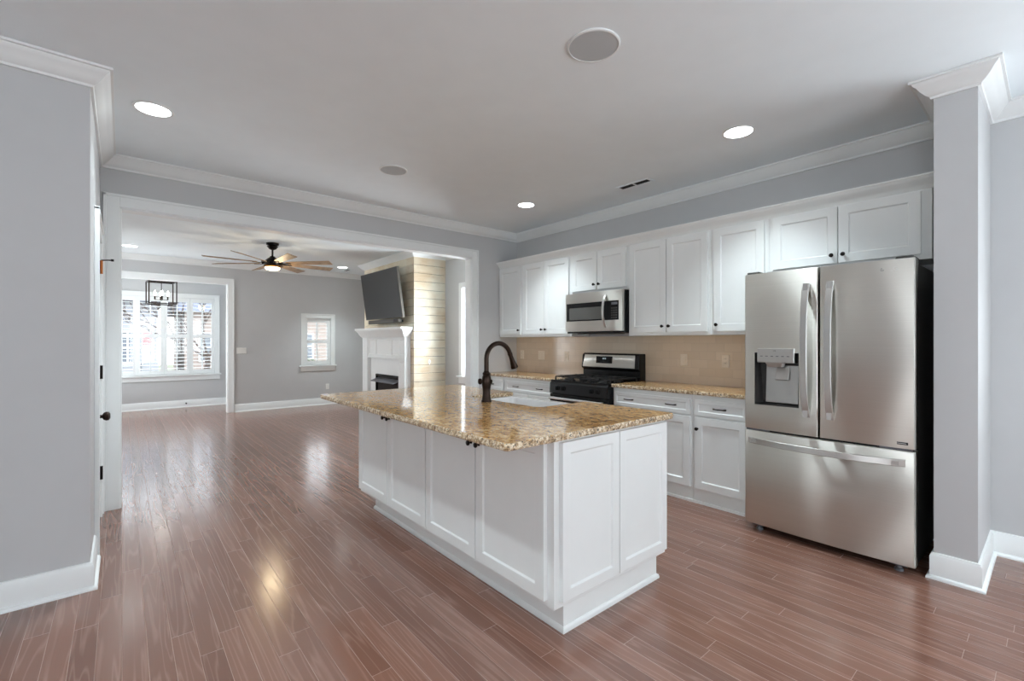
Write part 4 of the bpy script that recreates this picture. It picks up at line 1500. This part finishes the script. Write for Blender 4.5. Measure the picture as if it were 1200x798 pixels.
mm = Fr((3.835, cy0, 0.985), (1, 0, 0), (0, -1, 0))
b = B()
b.loft([[(0, d, -0.05), (0.022 - d, d, -0.012), (0.026 - d, d, 0.012), (0.012, d, 0.032), (0, d, 0.048), (-0.012, d, 0.032), (-0.026 + d, d, 0.012), (-0.022 + d, d, -0.012)] for d in (0, 0.004)], mm)
b.make('plate', 'plate', B_)
B().lathe([(0.01, 0.004), (0.01, 0.012), (0.006, 0.014)], mm @ Matrix.Rotation(-PI / 2, 4, 'X'), 12).make('key_socket', 'steelb', B_)
ds = thing('door_stop', (0.98, YD - 0.016, 0.075), 'small dark door stop on the dining bay baseboard', 'door stop')
ms_ = Fr((0.98, YD - 0.016, 0.08), (1, 0, 0), (0, -1, 0)) @ Matrix.Rotation(-PI / 2, 4, 'X')
B().lathe([(0.014, 0), (0.014, 0.004), (0.006, 0.008), (0.006, 0.05)], ms_, 12).make('stem', 'mgrey', ds)
B().lathe([(0.011, 0.05), (0.012, 0.065), (0.008, 0.07)], ms_, 12).make('tip', 'rubber', ds)

# ================================================================== outdoors, seen through the shutters
struct(B().box((-25, 10.1, -0.55), (25, 16.5, -0.5)).make('ground_lawn', 'grass'), 'pale lawn in front of the windows', 'lawn')
struct(B().box((-25, 16.5, -0.58), (25, 23, -0.52)).make('ground_street', 'street'), 'pale street beyond the lawn', 'street')
struct(B().box((-25, 23, -0.58), (25, 45, -0.5)).make('ground_verge', 'grass'), 'lawn across the street', 'lawn')


def house(x0, x1, y, h, label, mat):
    t = thing('house', ((x0 + x1) / 2, y, -0.5), label, 'house', 'houses across the street')
    B().box((x0, y, -0.5), (x1, y + 6, h)).make('walls', mat, t)
    b = B()
    b.loft([[(x, y - 0.4, h), (x, y + 6.4, h), (x, y + 3, h + 2.2)] for x in (x0 - 0.3, x1 + 0.3)])
    b.make('roof', 'roofm', t)
    n = max(2, int((x1 - x0) / 1.9))
    for i in range(n):
        xc = x0 + (x1 - x0) * (i + 0.5) / n
        for z in (0.35, 3.0):
            if z + 1.4 > h:
                continue
            f = B()
            for q in ((xc - 0.5, xc - 0.43, z, z + 1.4), (xc + 0.43, xc + 0.5, z, z + 1.4), (xc - 0.43, xc + 0.43, z, z + 0.07), (xc - 0.43, xc + 0.43, z + 1.33, z + 1.4), (xc - 0.43, xc + 0.43, z + 0.67, z + 0.73), (xc - 0.03, xc + 0.03, z + 0.07, z + 1.33)):
                f.box((q[0], y - 0.06, q[2]), (q[1], y, q[3]))
            wo = f.make('window_frame', 'trim', t)
            B().box((xc - 0.43, y - 0.03, z + 0.07), (xc + 0.43, y - 0.001, z + 1.33)).make('window_pane', 'winout', wo)
    return t


house(-9, 1.2, 25, 3.0, 'pale sided house with blue-grey roof seen through the left shutters', 'siding')
house(2.2, 12.6, 26, 2.7, 'pale brick house seen through the right shutters', 'brick')


def branch(b, p, d, r, depth):
    L = 0.75 * (0.78 ** (4 - depth)) * random.uniform(0.8, 1.2)
    q = p + d * L
    b.tube([p, (p + q) / 2 + Vector((random.uniform(-.05, .05), random.uniform(-.05, .05), 0.02)), q], [r, r * 0.85, r * 0.68], 6)
    if depth == 0:
        return
    for k in range(3 if depth > 1 else 2):
        nd = (d + Vector((random.uniform(-.8, .8), random.uniform(-.8, .8), random.uniform(-.1, .6)))).normalized()
        branch(b, q, nd, r * 0.62, depth - 1)


tr = thing('bare_tree', (1.7, 14.4, -0.5), 'bare branching tree standing outside the front window', 'tree')
b = B()
b.tube([(1.7, 14.4, -0.5), (1.68, 14.4, 0.3), (1.72, 14.4, 0.9)], [0.09, 0.075, 0.065], 8)
b.make('trunk', 'bark', tr)
b = B()
for d in ((-.8, 0.1, .55), (.6, .2, .7), (-.15, -.3, 1), (.3, .5, .9), (-.5, .5, .8)):
    branch(b, Vector((1.72, 14.4, 0.88)), Vector(d).normalized(), 0.034, 4)
b.make('branches', 'bark', tr)


def shrub(x, y, z, r, label):
    b = B()
    for i in range(900):
        a, e_ = random.uniform(0, 2 * PI), math.asin(random.uniform(-0.6, 1))
        rr = r * random.uniform(0.55, 1.0)
        p = Vector((x + rr * math.cos(a) * math.cos(e_), y + rr * math.sin(a) * math.cos(e_), z + rr * 1.15 * math.sin(e_)))
        s_ = random.uniform(0.03, 0.06)
        u = Vector((random.uniform(-1, 1), random.uniform(-1, 1), random.uniform(-1, 1))).normalized()
        v = u.orthogonal().normalized()
        vs = [b.bm.verts.new(p + c) for c in (u * s_, v * s_ * 0.5, -u * s_, -v * s_ * 0.5)]
        b.bm.faces.new(vs)
    t = thing('evergreen_shrub', (x, y, -0.5), label, 'shrub')
    b.make('foliage', 'leafm', t)
    B().tube([(x, y, -0.5), (x, y, z)], 0.04, 6).make('stem', 'bark', t)


shrub(2.15, 13.3, 0.6, 0.5, 'dark evergreen shrub outside the rightmost shutter panel')
shrub(4.1, 14.2, 0.3, 0.5, 'evergreen shrub outside the small window')
fl = thing('garden_flag', (0.40, 16.0, -0.5), 'red flag on a thin pole on the lawn outside', 'flag')
B().tube([(0.40, 16.0, -0.5), (0.40, 16.0, 1.62)], 0.014, 8).make('pole', 'mgrey', fl)
b = B()
b.loft([[(0.42 + 0.2 * t_, 16.0 + 0.03 * math.sin(t_ * 7), z) for z in (1.22, 1.56)] + [(0.42 + 0.2 * t_, 16.008 + 0.03 * math.sin(t_ * 7), z) for z in (1.56, 1.22)] for t_ in (0, 0.25, 0.5, 0.75, 1)])
b.make('cloth', 'red', fl)
